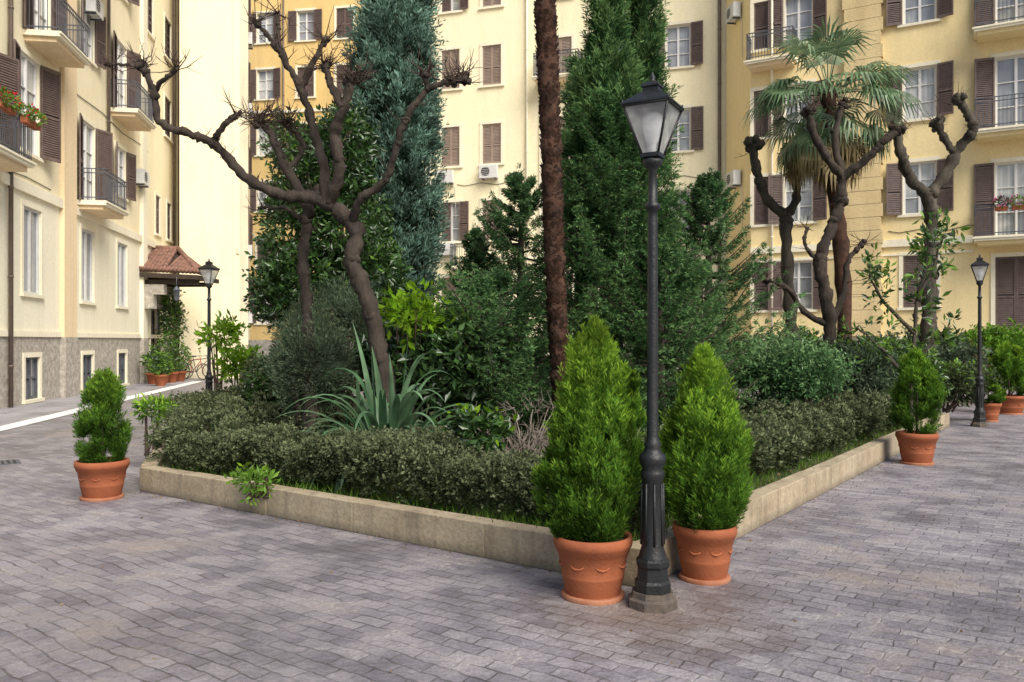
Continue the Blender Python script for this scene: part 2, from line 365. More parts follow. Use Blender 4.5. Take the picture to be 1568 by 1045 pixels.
# ---------------------------------------------------------------- ground
mb=MB(); S=300
mb.add([(-S,-S,0),(S,-S,0),(S,S,0),(-S,S,0)],[(0,1,2,3)],M['paving']); mb.obj('ground')
CO=Vector((.87,5.45,0)); DL=Vector((-.81,.587,0)).normalized(); DR=Vector((.587,.81,0)).normalized()
KL=CO+DL*6.12; KR=CO+DR*12.8; KLB=Vector((-6.1,15.2,0)); KRB=Vector((3.4,23,0)); KB2=Vector((-3.6,21.5,0))
def wallX(d): return -8.957-.17*d
mb=MB(); z=.006
mb.add([(wallX(6)-.1,6,z),(GX(0,15.8)+1.55,6,z),(GX(0,15.8),15.8,z),(GX(296,33.4),33.4,z),(GX(330,50),50,z),(wallX(50)-1,50,z)],[(0,1,2,3,4,5)],M['pavement']); mb.obj('pavement')
mb=MB()
mb.add([(GX(0,15.8)+1.55,6,.011),(GX(0,15.8)+1.95,6,.011),(GX(0,15.8)+.42,15.8,.011),(GX(296,33.4)+.42,33.4,.011),(GX(296,33.4),33.4,.011),(GX(0,15.8),15.8,.011)],[(0,1,2,5),(5,2,3,4)],M['strip']); mb.obj('stone_strip')
mb=MB()
def kerbrun(A,B,inward,start=0.0):
    L_=(B-A).length; d=(B-A).normalized(); u=start
    while u<L_-.02:
        w=min(random.uniform(1.15,1.45),L_-u); 
        if L_-u-w<.3: w=L_-u
        dz=random.uniform(-.004,.004)
        mb.obox(A+d*u+inward*random.uniform(-.004,.004),d*(w-.005),inward*.17,Vector((0,0,.262+dz)),M['kerb']); u+=w
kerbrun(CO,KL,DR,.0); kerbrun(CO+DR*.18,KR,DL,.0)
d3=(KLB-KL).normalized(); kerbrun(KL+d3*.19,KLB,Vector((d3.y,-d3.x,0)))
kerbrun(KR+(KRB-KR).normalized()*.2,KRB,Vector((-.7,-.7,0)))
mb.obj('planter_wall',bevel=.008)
poly=[CO+DR*.1+DL*.1,KL+DR*.08,KLB+Vector((.1,0,0)),KB2,KRB,KR+DL*.08]
mb=MB(); V=[(p.x,p.y,.19) for p in poly]; mb.add(V,[tuple(range(len(V)))],M['soil']); mb.obj('soil_bed')
def inpoly(p):
    c=False; n=len(poly)
    for i in range(n):
        a=poly[i];b=poly[(i+1)%n]
        if (a.y>p[1])!=(b.y>p[1]) and p[0]<(b.x-a.x)*(p[1]-a.y)/(b.y-a.y)+a.x: c=not c
    return c
pts=[]
while len(pts)<18000:
    if random.random()<.65:
        s_=random.random(); 
        p=(CO+DL*6*random.random()+DR*random.uniform(.17,1.6)) if s_<.5 else (CO+DR*12*random.random()+DL*random.uniform(.17,1.6))
        q=(p.x,p.y)
    else: q=(random.uniform(-6,8),random.uniform(6,18))
    if inpoly(q): pts.append((q[0],q[1],.185))
pts=np.array(pts); n=len(pts); D=unit(rnd(n)*.6+np.array([0,0,1.0])); D[:,2]=abs(D[:,2])
mb=MB(); mb.quads(leaf(pts,D,.05+.11*rng.random(n),.006+.006*rng.random(n)),L['grass'])
m2=pts[:1500]+np.array([0,0,.02]); dd=rnd(1500); dd[:,2]*=.2; mb.quads(leaf(m2,unit(dd),.04+.03*rng.random(1500),.03+.01*rng.random(1500)),L['dry'])
mb.obj('grass')
n=520; P=np.stack([rng.uniform(-7,9,n),rng.uniform(3.0,14,n),np.full(n,.010)],1)
for i in range(n//2):
    if random.random()<.5: p=CO+DL*random.uniform(0,6)-DR*abs(random.gauss(.03,.12))
    else: p=CO+DR*random.uniform(0,11)-DL*abs(random.gauss(.03,.12))
    P[i,:2]=(p.x,p.y)
ok=[not inpoly(p) for p in P]; P=P[ok]; dd=rnd(len(P)); dd[:,2]*=.08
mb=MB(); mb.quads(leaf(P,unit(dd),.012+.02*rng.random(len(P)),.008+.01*rng.random(len(P))),L['dry']); mb.obj('fallen_leaves')
# ---------------------------------------------------------------- buildings
class Facade:
    def __init__(s,e,P0,P1,z1,matfn,depth=7,zc=(),rv=.2):
        s.e=e; s.P0=Vector((P0[0],P0[1],0)); P1=Vector((P1[0],P1[1],0)); s.L=(P1-s.P0).length; s.d=(P1-s.P0).normalized()
        s.n=Vector((s.d.y,-s.d.x,0)); 
        if s.n.dot(Vector((0,12,0))-s.P0)<0: s.n=-s.n
        s.z1=z1; s.matfn=matfn; s.holes=[]; s.zc=list(zc); s.depth=depth; s.rv=rv
        s.wall=MB(); s.win=MB(); s.sh=MB(); s.trim=MB(); s.bal=MB(); s.fl=MB()
    def pt(s,u,z,o=0): return s.P0+s.d*u+s.n*o+Vector((0,0,z))
    def box(s,mb,u0,u1,z0,z1,o0,o1,m): mb.obox(s.pt(u0,z0,o0),s.d*(u1-u0),s.n*(o1-o0),Vector((0,0,z1-z0)),m)
    def u(s,px):
        k=(px-CX)/FPX; return (k*s.P0.y-s.P0.x)/(s.d.x-k*s.d.y)
    def leafsh(s,u0,u1,z0,z1,o,m,hinge=None,ang=0):
        t=.05; w=u1-u0
        if hinge is None: o0=s.pt(u0,0,o); a=s.d; nn=s.n
        else:
            sg=1 if hinge=='l' else -1
            a=(s.d*sg*math.cos(ang)+s.n*math.sin(ang)); nn=(s.n*math.cos(ang)-s.d*sg*math.sin(ang))
            o0=s.pt(u0 if sg>0 else u1,0,o)
        def B(x0,x1,zz0,zz1,p0,p1,mm): s.sh.obox(o0+a*x0+nn*p0+Vector((0,0,zz0)),a*(x1-x0),nn*(p1-p0),Vector((0,0,zz1-zz0)),mm)
        B(0,t,z0,z1,0,.04,m); B(w-t,w,z0,z1,0,.04,m); B(t,w-t,z0,z0+.07,0,.04,m); B(t,w-t,z1-.07,z1,0,.04,m)
        zm=z0+(z1-z0)*.45; B(t,w-t,zm,zm+.07,0,.04,m)
        z=z0+.07; q=[]
        up=Vector((0,0,1))
        while z<z1-.1:
            if not (zm-.04<z<zm+.07):
                q.append([o0+a*t+nn*.034+up*z,o0+a*(w-t)+nn*.034+up*z,o0+a*(w-t)+nn*.006+up*(z+.06),o0+a*t+nn*.006+up*(z+.06)])
            z+=.062
        s.sh.quads(np.array([[tuple(p) for p in r] for r in q]),m)
        B(t+.001,w-t-.001,z0+.08,z1-.08,.001,.004,M['dark'])
    def window(s,u,zc,w,h,kind='open',shm=None,trim=True,bars=2,pane=None,frame=None):
        shm=shm or M['brown']; u0=u-w/2;u1=u+w/2;z0=zc-h/2;z1=zc+h/2; s.holes.append((u0,u1,z0,z1)); rv=s.rv
        for (a,b,c,d) in ((u0,u0,z0,z1),(u1,u1,z0,z1)):
            s.wall.add([s.pt(a,c,0),s.pt(a,d,0),s.pt(a,d,-rv-.02),s.pt(a,c,-rv-.02)],[(0,1,2,3)],M['trim'])
        for z in (z0,z1): s.wall.add([s.pt(u0,z,0),s.pt(u1,z,0),s.pt(u1,z,-rv-.02),s.pt(u0,z,-rv-.02)],[(0,1,2,3)],M['trim'])
        if trim:
            T=.13
            s.box(s.trim,u0-T,u0-.002,z0,z1,.002,.035,M['trim']); s.box(s.trim,u1+.002,u1+T,z0,z1,.002,.035,M['trim'])
            s.box(s.trim,u0-T,u1+T,z1+.002,z1+T,.002,.04,M['trim']); 
        s.box(s.trim,u0-.17,u1+.17,z0-.09,z0-.002,.002,.09,M['trim'])
        pm=pane or random.choice([M['pane'],M['pane'],M['panegrey']])
        s.box(s.win,u0,u1,z0,z1,-rv-.015,-rv,pm)
        f=.06; fm=frame or M['white']; o0=-rv+.002; o1=-rv+.06
        for a,b,c,d in ((u0,u0+f,z0,z1),(u1-f,u1,z0,z1),(u-f/2-.01,u+f/2+.01,z0+f,z1-f)): s.box(s.win,a,b,c,d,o0,o1,fm)
        s.box(s.win,u0+f,u1-f,z0,z0+f,o0,o1-.001,fm); s.box(s.win,u0+f,u1-f,z1-f,z1,o0,o1-.001,fm)
        for i in range(1,bars+1):
            zz=z0+(z1-z0)*i/(bars+1); s.box(s.win,u0+f,u-f/2-.01,zz-.015,zz+.015,o0+.001,o1-.01,fm); s.box(s.win,u+f/2+.01,u1-f,zz-.015,zz+.015,o0+.001,o1-.01,fm)
        if kind=='closed':
            s.leafsh(u0+.01,u-.004,z0+.01,z1-.01,-.06,shm); s.leafsh(u+.004,u1-.01,z0+.01,z1-.01,-.06,shm)
        elif kind=='half':
            s.leafsh(u0+.01,u-.004,z0+.01,z1-.01,-.06,shm); s.leafsh(u1+.03,u1+.03+w/2,z0,z1,.05,shm,'l',random.uniform(0,.15))
        elif kind=='open':
            s.leafsh(u0-.03-w/2,u0-.03,z0,z1,.05,shm,'r',random.uniform(0,.3)); s.leafsh(u1+.03,u1+.03+w/2,z0,z1,.05,shm,'l',random.uniform(0,.3))
        elif kind=='swung':
            s.leafsh(u0-.03-w/2,u0-.03,z0,z1,.05,shm,'r',random.uniform(.05,.3)); s.leafsh(u1+.03,u1+.03+w/2,z0,z1,.05,shm,'l',random.uniform(.25,.6))
    def balcony(s,u,z,w,p=.9,flowers=0,rail=None,slab=None):
        rail=rail or M['iron']; slab=slab or M['pink']
        s.box(s.bal,u-w/2,u+w/2,z-.14,z,.003,p,M['trim']); s.box(s.bal,u-w/2+.1,u+w/2-.1,z-.26,z-.143,.003,p-.12,slab)
        s.box(s.bal,u-w/2-.04,u+w/2+.04,z-.07,z-.02,p,p+.04,M['trim'])
        for zz in (z+.08,z+.95,z+.82):
            s.box(s.bal,u-w/2+.03,u+w/2-.03,zz,zz+.03,p-.07,p-.04,rail)
            for uu in (u-w/2+.03,u+w/2-.06): s.box(s.bal,uu,uu+.03,zz+.001,zz+.029,.003,p-.041,rail)
        k=int(w/.11)
        for i in range(k+1):
            uu=u-w/2+.04+(w-.1)*i/k; s.box(s.bal,uu,uu+.016,z,z+.95,p-.062,p-.046,rail)
        for i in range(8):
            for uu in (u-w/2+.035,u+w/2-.05): s.box(s.bal,uu,uu+.016,z,z+.95,p*(i+.3)/8.3,p*(i+.3)/8.3+.016,rail)
        if flowers:
            for i in range(int(w/.45)):
                if random.random()<.75:
                    uu=u-w/2+.3+i*.45; s.box(s.bal,uu-.17,uu+.17,z+.75,z+.88,p+.003,p+.15,M['terra'])
                    c=s.pt(uu,z+1.0,p+.09); P,D=ellip(160,c,(.2,.2,.17)); s.fl.quads(leaf(P,unit(D+rnd(160)*.6),.07+.03*rng.random(160),.04+.02*rng.random(160)),L['magtip'] if random.random()<.5 else L['mag'])
                    P,D=ellip(45,c+Vector((0,0,.06)),(.2,.2,.16),.8); s.fl.quads(leaf(P,unit(D+rnd(45)*.6),np.full(45,.06),np.full(45,.06)),M['red'] if flowers==1 else M['pinkf'])
    def ac(s,u,z):
        s.box(s.bal,u-.4,u+.4,z,z+.55,.08,.36,M['ac'])
        c=s.pt(u-.12,z+.28,.362); ring=[]
        for i in range(20):
            a=i*math.pi/10; ring.append(c+s.d*math.cos(a)*.2+Vector((0,0,math.sin(a)*.2))); 
        s.bal.add(ring,[tuple(range(20))],M['dark'])
        for i in range(5):
            zz=z+.12+i*.08; s.box(s.bal,u-.33,u+.09,zz,zz+.015,.364,.372,M['ac'])
        for uu in (u-.3,u+.26): s.box(s.bal,uu,uu+.04,z-.05,z-.003,.0,.34,M['iron'])
        s.bal.tube([s.pt(u+.3,z+.1,.1),s.pt(u+.42,z-.2,.03),s.pt(u+.44,z-1.6,.02)],[.012]*3,M['ac'],5)
    def pipe(s,u,z0=0,z1=None,m=None,r=.055):
        s.bal.tube([s.pt(u,z0,.1),s.pt(u,z1 or s.z1,.1)],[r,r],m or M['copper'],8)
        for z in np.arange(z0+1,z1 or s.z1,2.2): s.bal.tube([s.pt(u,z,.1),s.pt(u,z+.05,.1)],[r+.012]*2,m or M['copper'],8)
    def cable(s,z,u0,u1):
        P=[s.pt(u0+(u1-u0)*i/8,z-.06*math.sin(i*math.pi/4*2)-.05*math.sin(i*math.pi/8),.02) for i in range(9)]; s.bal.tube(P,[.012]*9,M['dark'],4)
    def band(s,z0,z1,o,m=None,u0=None,u1=None): s.box(s.trim,0 if u0 is None else u0,s.L if u1 is None else u1,z0,z1,.001,o,m or M['trim'])
    def finish(s,ends=True):
        us=sorted(set([0,s.L]+[round(x,4) for h in s.holes for x in h[:2] if 0<x<s.L])); zs=sorted(set([0,s.z1]+s.zc+[round(x,4) for h in s.holes for x in h[2:]]))
        for i in range(len(us)-1):
            for j in range(len(zs)-1):
                um=(us[i]+us[i+1])/2; zm=(zs[j]+zs[j+1])/2
                if any(h[0]<um<h[1] and h[2]<zm<h[3] for h in s.holes): continue
                s.wall.add([s.pt(us[i],zs[j]),s.pt(us[i+1],zs[j]),s.pt(us[i+1],zs[j+1]),s.pt(us[i],zs[j+1])],[(0,1,2,3)],s.matfn(zm))
        s.box(s.wall,.02,s.L-.02,0,s.z1,-s.depth,-.3,s.matfn(s.z1-1))
        for uu in (0,s.L):
            s.wall.add([s.pt(uu,0,0),s.pt(uu,s.z1,0),s.pt(uu,s.z1,-.3),s.pt(uu,0,-.3)],[(0,1,2,3)],s.matfn(s.z1-1))
        s.box(s.trim,-.1,s.L+.1,s.z1,s.z1+.3,-s.depth,.5,M['trim'])
        for mbx,nm in ((s.wall,'walls'),(s.win,'windows'),(s.sh,'shutters'),(s.trim,'mouldings'),(s.bal,'balconies_and_fittings'),(s.fl,'window_box_flowers')):
            if mbx.v: mbx.obj(nm,s.e)
HB=24
e=empty('apartment_building')
P0=(wallX(9),9);P1=(wallX(37.9),37.9)
f=Facade(e,P0,P1,HB,lambda z:M['plinth'] if z<1.75 else (M['creamlow'] if z<5.5 else M['cream']),8,(1.75,5.5),.09)
def ud(d): return (d-9)*math.sqrt(1+.17**2)
f.band(1.752,1.9,.05); f.band(5.45,5.72,.10)
for d in (11.2,14.6,18,21.75,26.0,29.6): 
    f.window(ud(d),4.0,1.15,2.25,'none',bars=0,pane=M['panegrey'],frame=M['ac']); f.window(ud(d),.66,.95,1.1,'none',trim=True,bars=1,pane=M['panedark'],frame=M['iron'])
for d in (34.5,36.4): f.window(ud(d),6.9,.7,1.6,'closed')
for i,zf in enumerate((5.9,9.65,13.1,16.6,20.1)):
    for d in (11,14.8,18.9,22.3,26.0,29.4,33.2,36.2):
        french=(zf==5.9 and d in(18.9,26.0)) or (zf==9.65 and d in(22.3,29.4,14.8)) or (zf==13.1 and d in (18.9,26.0))
        if zf==5.9 and d>33: continue
        if zf==5.9 and d==22.3:
            f.window(ud(d)-.8,zf+1.9,1.3,2.5,'swung',bars=2); continue
        if french: 
            f.window(ud(d),zf+1.3,1.25,2.6,'swung'); f.balcony(ud(d)-(.5 if d==18.9 else 0),zf,2.3,.9,1 if (d==18.9 and zf<7) else 0,slab=M['pink'])
        else: f.window(ud(d),zf+1.75,1.1,1.7,'swung' if d<33 else 'closed')
f.ac(ud(26.0),11.9); f.ac(ud(31.5),7.6); f.cable(5.85,ud(10),ud(23)); f.cable(9.2,ud(24),ud(33))
f.pipe(ud(20.25),0,HB); f.pipe(ud(37.0),4.2,HB); f.pipe(ud(27.8),5.8,HB)
for u0,u1 in ((ud(23.7),ud(24.7)),(ud(31.9),ud(32.5))):
    f.box(f.trim,u0,u1,0,1.75,.003,.16,M['plinth']); f.box(f.trim,u0,u1,1.753,HB,.003,.13,M['pink'] if u0<ud(30) else M['creamlow'])
f.window(ud(34.2),1.55,1.7,3.1,'none',trim=True,bars=1,pane=M['panedark'],frame=M['wood'])
f.finish()
f=Facade(e,P1,(GX(367,36.6),36.6),HB,lambda z:M['plinth'] if z<1.7 else M['rough'],.6,(1.7,))
f.band(1.702,1.85,.05); f.band(5.5,5.75,.1); f.pipe(f.u(366)-.3,0,HB,M['trim']); f.pipe(.25,0,HB,M['copper'],.05)
f.finish()
f=Facade(e,(GX(367,36.6),36.6),(GX(383,44),44),HB,lambda z:M['plinth'] if z<1.7 else M['cream'],2.5,(1.7,))
for z in (4,7.2,10.6,14,17.4):
    for u in (1.8,4.8): f.window(u,z,.9,1.7,'swung')
    f.ac(3.4,z-1.5)
f.finish()
e=empty('apartment_building')
f=Facade(e,(GX(340,50.5),50.5),(GX(720,48),48),HB+2,lambda z:M['plinth'] if z<1.7 else M['orange'],8,(1.7,))
for z in (3.6,7.0,10.4,13.8,17.2,20.6):
    for px in (406,468,528,590,640): f.window(f.u(px),z,1.05,1.8,random.choice(['open','closed','open']))
f.band(5.1,5.3,.08,M['trim']); f.band(15.4,15.6,.08,M['trim']); f.pipe(f.u(435),0)
f.finish()
e=empty('apartment_building')
f=Facade(e,(GX(650,37.2),37.2),(GX(1112,33.3),33.3),HB,lambda z:M['plinth'] if z<1.7 else M['yellow'],8,(1.7,))
for z in (3.6,6.95,10.3,13.75,17.2,20.6):
    for px,k in ((690,'closed'),(753,'closed'),(858,'closed'),(935,'open'),(1038,'open')):
        kk=k
        if px==690 and z in(6.95,17.2): kk='half'
        f.window(f.u(px),z,.86 if px<800 else 1.0,1.75,kk,M['brownpale'] if kk=='closed' else M['brown'])
f.band(5.15,5.35,.07)
for px,z in ((684,8.65),(751,8.75),(684,5.45)): f.ac(f.u(px),z)
f.pipe(f.u(808),0,None,M['trim']); f.pipe(f.u(1102),0,None,M['copper'],.07); f.cable(8.6,f.u(700),f.u(800)); f.cable(8.4,f.u(1020),f.u(1095))
f.balcony(f.u(858),12.8,2.0,.9,0); f.balcony(f.u(720),4.9,1.4,.8,0)
for px in (655,835): f.box(f.trim,f.u(px)-.25,f.u(px)+.25,1.71,HB,.002,.07,M['trim'])
f.finish()
e=empty('apartment_building')
f=Facade(e,(GX(1112,33.1),33.1),(GX(1150,30.6),30.6),HB,lambda z:M['plinth'] if z<1.7 else M['ochre'],4,(1.7,))
for z in (7.6,14): f.ac(1.3,z)
f.finish()
f=Facade(e,(GX(1150,30.6),30.6),(GX(1700,25.2),25.2),HB,lambda z:M['plinth'] if z<1.65 else M['ochre'],8,(1.65,))
for z in (3.65,6.8,10.0,13.25,16.5,19.8):
    for px,k in ((1165,'closed'),(1222,'open'),(1408,'open'),(1660,'open')):
        kk='closed' if (z==3.65 and px==1408) else k
        f.window(f.u(px)+(.25 if px==1165 else 0),z,1.0,1.75,kk)
for zf in (1.9,4.95,8.35,11.6,14.9,18.2):
    f.window(f.u(1556),zf+1.25,1.15,2.4,'open' if zf>2 else 'closed')
    if zf>2: f.balcony(f.u(1556),zf,2.35,.95,2 if zf in(4.95,11.6) else 0,slab=M['ochre'])
f.balcony(f.u(1185),11.8,1.7,.8,0)
f.band(4.85,5.1,.09,None,0,f.u(1490)); f.band(1.652,1.8,.05); f.band(4.55,4.62,.05,None,0,f.u(1490))
f.pipe(f.u(1183),0,None,M['trim'],.05); f.cable(5.4,f.u(1360),f.u(1500)); f.cable(8.5,f.u(1190),f.u(1290))
u0,u1=f.u(1294),f.u(1350); z=1.81; i=0
f.box(f.trim,u0,u1,0,1.65,.003,.25,M['plinth'])
while z<HB-.5:
    dd=.06 if i%2 else 0; f.box(f.trim,u0-dd,u1+dd,z,z+.44,.11 if 4.4<z<5.2 else .003,.24,M['pilaster']); z+=.455; i+=1
f.finish()
# --- entrance canopy (tiled lean-to with hip end facing the courtyard)
e=empty('entrance_canopy'); mb=MB(); mt=MB()
yA,yB=31.8,33.9; EL=Vector((wallX(yA)+.02,yA,4.35)); ER=Vector((-12.1,yA,4.25)); RL=Vector((wallX(yB)+.02,yB,5.35)); RR=Vector((-13.7,yB,5.3)); BR=Vector((-12.5,yB+.3,4.3))
mb.add([EL,ER,RR,RL],[(0,1,2,3)],M['wood']); mb.add([ER,BR,RR],[(0,1,2)],M['wood'])
def tilerow(a,b,k):
    for j in range(k):
        p=a.lerp(b,j/k)+Vector((0,0,.07)); q=a.lerp(b,min(1,(j+1.1)/k))+Vector((0,0,.05)); mt.tube([p,q],[.07,.10],M['tile'],8,.05)
nrow=15
for i in range(nrow+1):
    s_=i/nrow; lo=EL.lerp(ER,s_); hx=RL.x+(lo.x-EL.x); 
    if hx<=RR.x: hi=Vector((hx,yB,5.35))
    else:
        g=(ER.x-lo.x)/(ER.x-RR.x); hi=ER.lerp(RR,min(1,g)).copy()
    if (hi-lo).length>.2: tilerow(hi,lo,max(1,int((hi-lo).length/.36)))
for i in range(10):
    s_=i/10; lo=ER.lerp(BR,s_); hi=lo.lerp(RR,max(.1,min(1,s_*1.05))); tilerow(hi,lo,3)
mt.tube([RL+Vector((0,0,.12)),RR+Vector((0,0,.12))],[.11,.11],M['tile'],8,.06); mt.tube([RR+Vector((0,0,.12)),ER+Vector((0,0,.1))],[.11,.1],M['tile'],8,.06)
mb.obox(EL+Vector((0,0,-.24)),ER-EL,Vector((0,.1,0)),Vector((0,0,.17)),M['wood']); mb.obox(ER+Vector((-.1,.1,-.24)),Vector((.1,0,0)),Vector((0,2.2,0)),Vector((0,0,.17)),M['wood'])
for yy in (yA+.35,yB-.25):
    x0=wallX(yy); mb.obox(Vector((x0,yy,3.85)),Vector((2.2,0,0)),Vector((0,.14,0)),Vector((0,0,.18)),M['wood'])
    mb.obox(Vector((x0,yy-.1,2.9)),Vector((.5,0,0)),Vector((0,.3,0)),Vector((0,0,.55)),M['plinth']); mb.obox(Vector((x0,yy-.1,3.452)),Vector((.9,0,0)),Vector((0,.3,0)),Vector((0,0,.39)),M['plinth'])
for i in range(5):
    yy=yA+.7+i*.3; mb.obox(Vector((wallX(yy),yy,4.08)),Vector((2.3,0,0)),Vector((0,.08,0)),Vector((0,0,.1)),M['wood'])
mb.obj('beams',e); mt.obj('roof_tiles',e)
mb=MB(); lx,ly=-12.9,31.75
mb.tube([(lx,ly,4.1),(lx,ly,3.75)],[.015,.015],M['iron'],5); mb.lathe((lx,ly,3.2),[(.08,0),(.13,.38),(.16,.40),(.05,.52),(.01,.56)],M['iron'],6); mb.obj('hanging_lantern')
# ---------------------------------------------------------------- street lamps
def lamp(x,y,rot=.5):
    mb=MB(); c=(x,y,0); K=M['black']
    mb.lathe(c,[(.160,0),(.158,.05),(.138,.062),(.132,.095)],M['foot'],8,.3,False)
    mb.lathe(c,[(.116,.095),(.116,.15),(.100,.165),(.096,.24),(.106,.255),(.106,.285),(.088,.30)],K,8,.3,False)
    mb.lathe(c,[(.088,.30),(.080,.33),(.070,.36),(.065,.78),(.075,.80),(.075,.83),(.062,.85),(.080,.88),(.085,.91),(.080,.935),(.058,.95),(.048,.98),(.055,1.0),(.043,1.02),(.036,1.05),(.035,1.5),(.031,2.40),(.029,2.45),(.045,2.46),(.048,2.475),(.045,2.49),(.029,2.50),(.027,2.70),(.040,2.715),(.060,2.735),(.064,2.755),(.045,2.775)],K,20)
    for i in range(8):
        a=i*math.pi/4; mb.tube([(x+.070*math.cos(a),y+.070*math.sin(a),.38),(x+.066*math.cos(a),y+.066*math.sin(a),.76)],[.008,.008],K,5)
    r0,r1,z0,z1=.072,.200,2.79,3.085
    mb.lathe(c,[(r0*.7,2.77),(r0+.012,2.775),(r0+.012,2.80)],K,4,rot,False)
    def co(r,z,i): a=rot+i*math.pi/2; return Vector((x+r*math.cos(a),y+r*math.sin(a),z))
    for i in range(4):
        mb.tube([co(r0,z0,i),co(r1,z1,i)],[.008,.008],K,5)
        mb.tube([co(r1,z1,i),co(r1,z1,i+1)],[.011,.011],K,5); mb.tube([co(r0,z0,i),co(r0,z0,i+1)],[.008,.008],K,5)
        mb.add([co(r0*.97,z0,i),co(r0*.97,z0,i+1),co(r1*.97,z1,i+1),co(r1*.97,z1,i)],[(0,1,2,3)],M['glass'])
        mb.tube([co(r1,z1,i),co(r1+.005,z1+.035,i)],[.014,.006],K,5)
    mb.lathe(c,[(r1+.02,z1+.005),(r1+.016,z1+.018),(.09,z1+.088),(.07,z1+.098),(.07,z1+.12),(.082,z1+.125),(.078,z1+.138),(.028,z1+.165)],K,4,rot,False)
    mb.lathe(c,[(.028,z1+.16),(.012,z1+.175),(.02,z1+.188),(.011,z1+.202),(.003,z1+.222)],K,12)
    mb.lathe(c,[(.02,2.80),(.022,2.86),(.05,2.90),(.062,2.95),(.062,3.02),(.045,3.05),(.01,3.06)],M['bulb'],16)
    return mb.obj('street_lamp')
lamp(.872,5.12,-1.28); lamp(8.98,15.85,.3); lamp(-6.11,16.65,.6)
# ---------------------------------------------------------------- pots
def potted(x,y,rr,ph,h,R,n,name='potted_cypress',lobes=(),ll=.036,plume=1,k=56,dark=0,prof=None):
    e=empty(name); mb=MB(); c=(x,y,0)
    s_=ph/.40
    mb.lathe(c,[(rr*.80,0),(rr*.82,.02*s_),(rr*.80,.03*s_)],M['terra2'],36)
    mb.lathe(c,[(rr*.68,.02),(rr*.70,.03),(rr*.80,.14*s_),(rr*.808,.145*s_),(rr*.808,.155*s_),(rr*.805,.16*s_),(rr*.90,.29*s_),(rr*.93,.295*s_),(rr*.98,.33*s_),(rr,.335*s_),(rr*1.02,.36*s_),(rr*1.0,.395*s_),(rr*.95,.40*s_),(rr*.88,.385*s_),(rr*.86,.34*s_)],M['terra'],40)
    for i in range(8):   # faint relief swags
        a=i*math.pi/4+.2; q=[(x+rr*.858*math.cos(a+t_*.22),y+rr*.858*math.sin(a+t_*.22),(.215+.02*t_*t_)*s_) for t_ in (-1,-.5,0,.5,1)]
        mb.tube(q,[.003,.006,.008,.006,.003],M['terra'],6)
    mb.lathe(c,[(rr*.87,.355*s_),(.01,.37*s_)],M['soil'],24)
    mb.obj('pot',e,0)
    mb=MB(); base=ph*.84
    mb.tube([(x,y,base-.05),(x,y,base+h*.75)],[.022,.008],M['twig'],6)
    prof=prof or [.55,.80,.98,1,.76,.46,.10]
    def crown(cx,cy,z0,hh,RR,n):
        ncl=max(8,n//16)
        ct=rng.random(ncl)**.9; caz=rng.random(ncl)*6.283; ck=.35+.65*np.sqrt(rng.random(ncl))
        w=rng.integers(0,ncl,n); t=np.clip(ct[w]+rng.normal(size=n)*.05,0,1); az=caz[w]+rng.normal(size=n)*.26; kc=np.clip(ck[w]+rng.normal(size=n)*.12,.1,1.08)
        env=np.interp(t,[0,.08,.25,.5,.72,.88,1],prof)*RR
        r=env*kc
        S=np.stack([cx+r*np.cos(az),cy+r*np.sin(az),z0+hh*t*.86],1)
        tilt=(caz[w]*3.3)%1*.25
        D=unit(np.stack([np.cos(az)*(.30+tilt)*(1.15-t),np.sin(az)*(.30+tilt)*(1.15-t),np.full(n,1.0)],1)+rnd(n)*.18)
        Ln=hh*(.07+.10*rng.random(n))*plume
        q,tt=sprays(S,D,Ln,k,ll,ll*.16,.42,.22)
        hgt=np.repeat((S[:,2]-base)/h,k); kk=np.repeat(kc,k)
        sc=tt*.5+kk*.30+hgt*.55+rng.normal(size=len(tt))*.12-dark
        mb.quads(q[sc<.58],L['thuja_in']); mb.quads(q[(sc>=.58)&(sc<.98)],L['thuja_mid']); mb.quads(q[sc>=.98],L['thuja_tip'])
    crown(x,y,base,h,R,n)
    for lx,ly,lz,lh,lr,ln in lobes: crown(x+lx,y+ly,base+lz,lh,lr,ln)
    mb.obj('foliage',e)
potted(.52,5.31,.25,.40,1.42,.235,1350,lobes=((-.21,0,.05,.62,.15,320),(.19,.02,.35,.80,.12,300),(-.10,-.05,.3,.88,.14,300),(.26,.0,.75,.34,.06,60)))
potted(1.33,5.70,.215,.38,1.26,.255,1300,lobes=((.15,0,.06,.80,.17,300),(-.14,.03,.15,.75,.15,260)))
potted(-4.28,8.62,.26,.40,1.0,.21,800,lobes=((.06,0,.0,.5,.16,130),),ll=.042,dark=.16,k=46,prof=[.6,.85,1,1,.85,.6,.15])
potted(5.42,11.05,.26,.42,1.18,.27,700,ll=.05,k=46,dark=.1)
potted(9.75,16.9,.24,.38,.55,.26,220,ll=.07,k=40)
potted(11.2,18.6,.36,.42,1.25,.42,350,ll=.08,k=40)
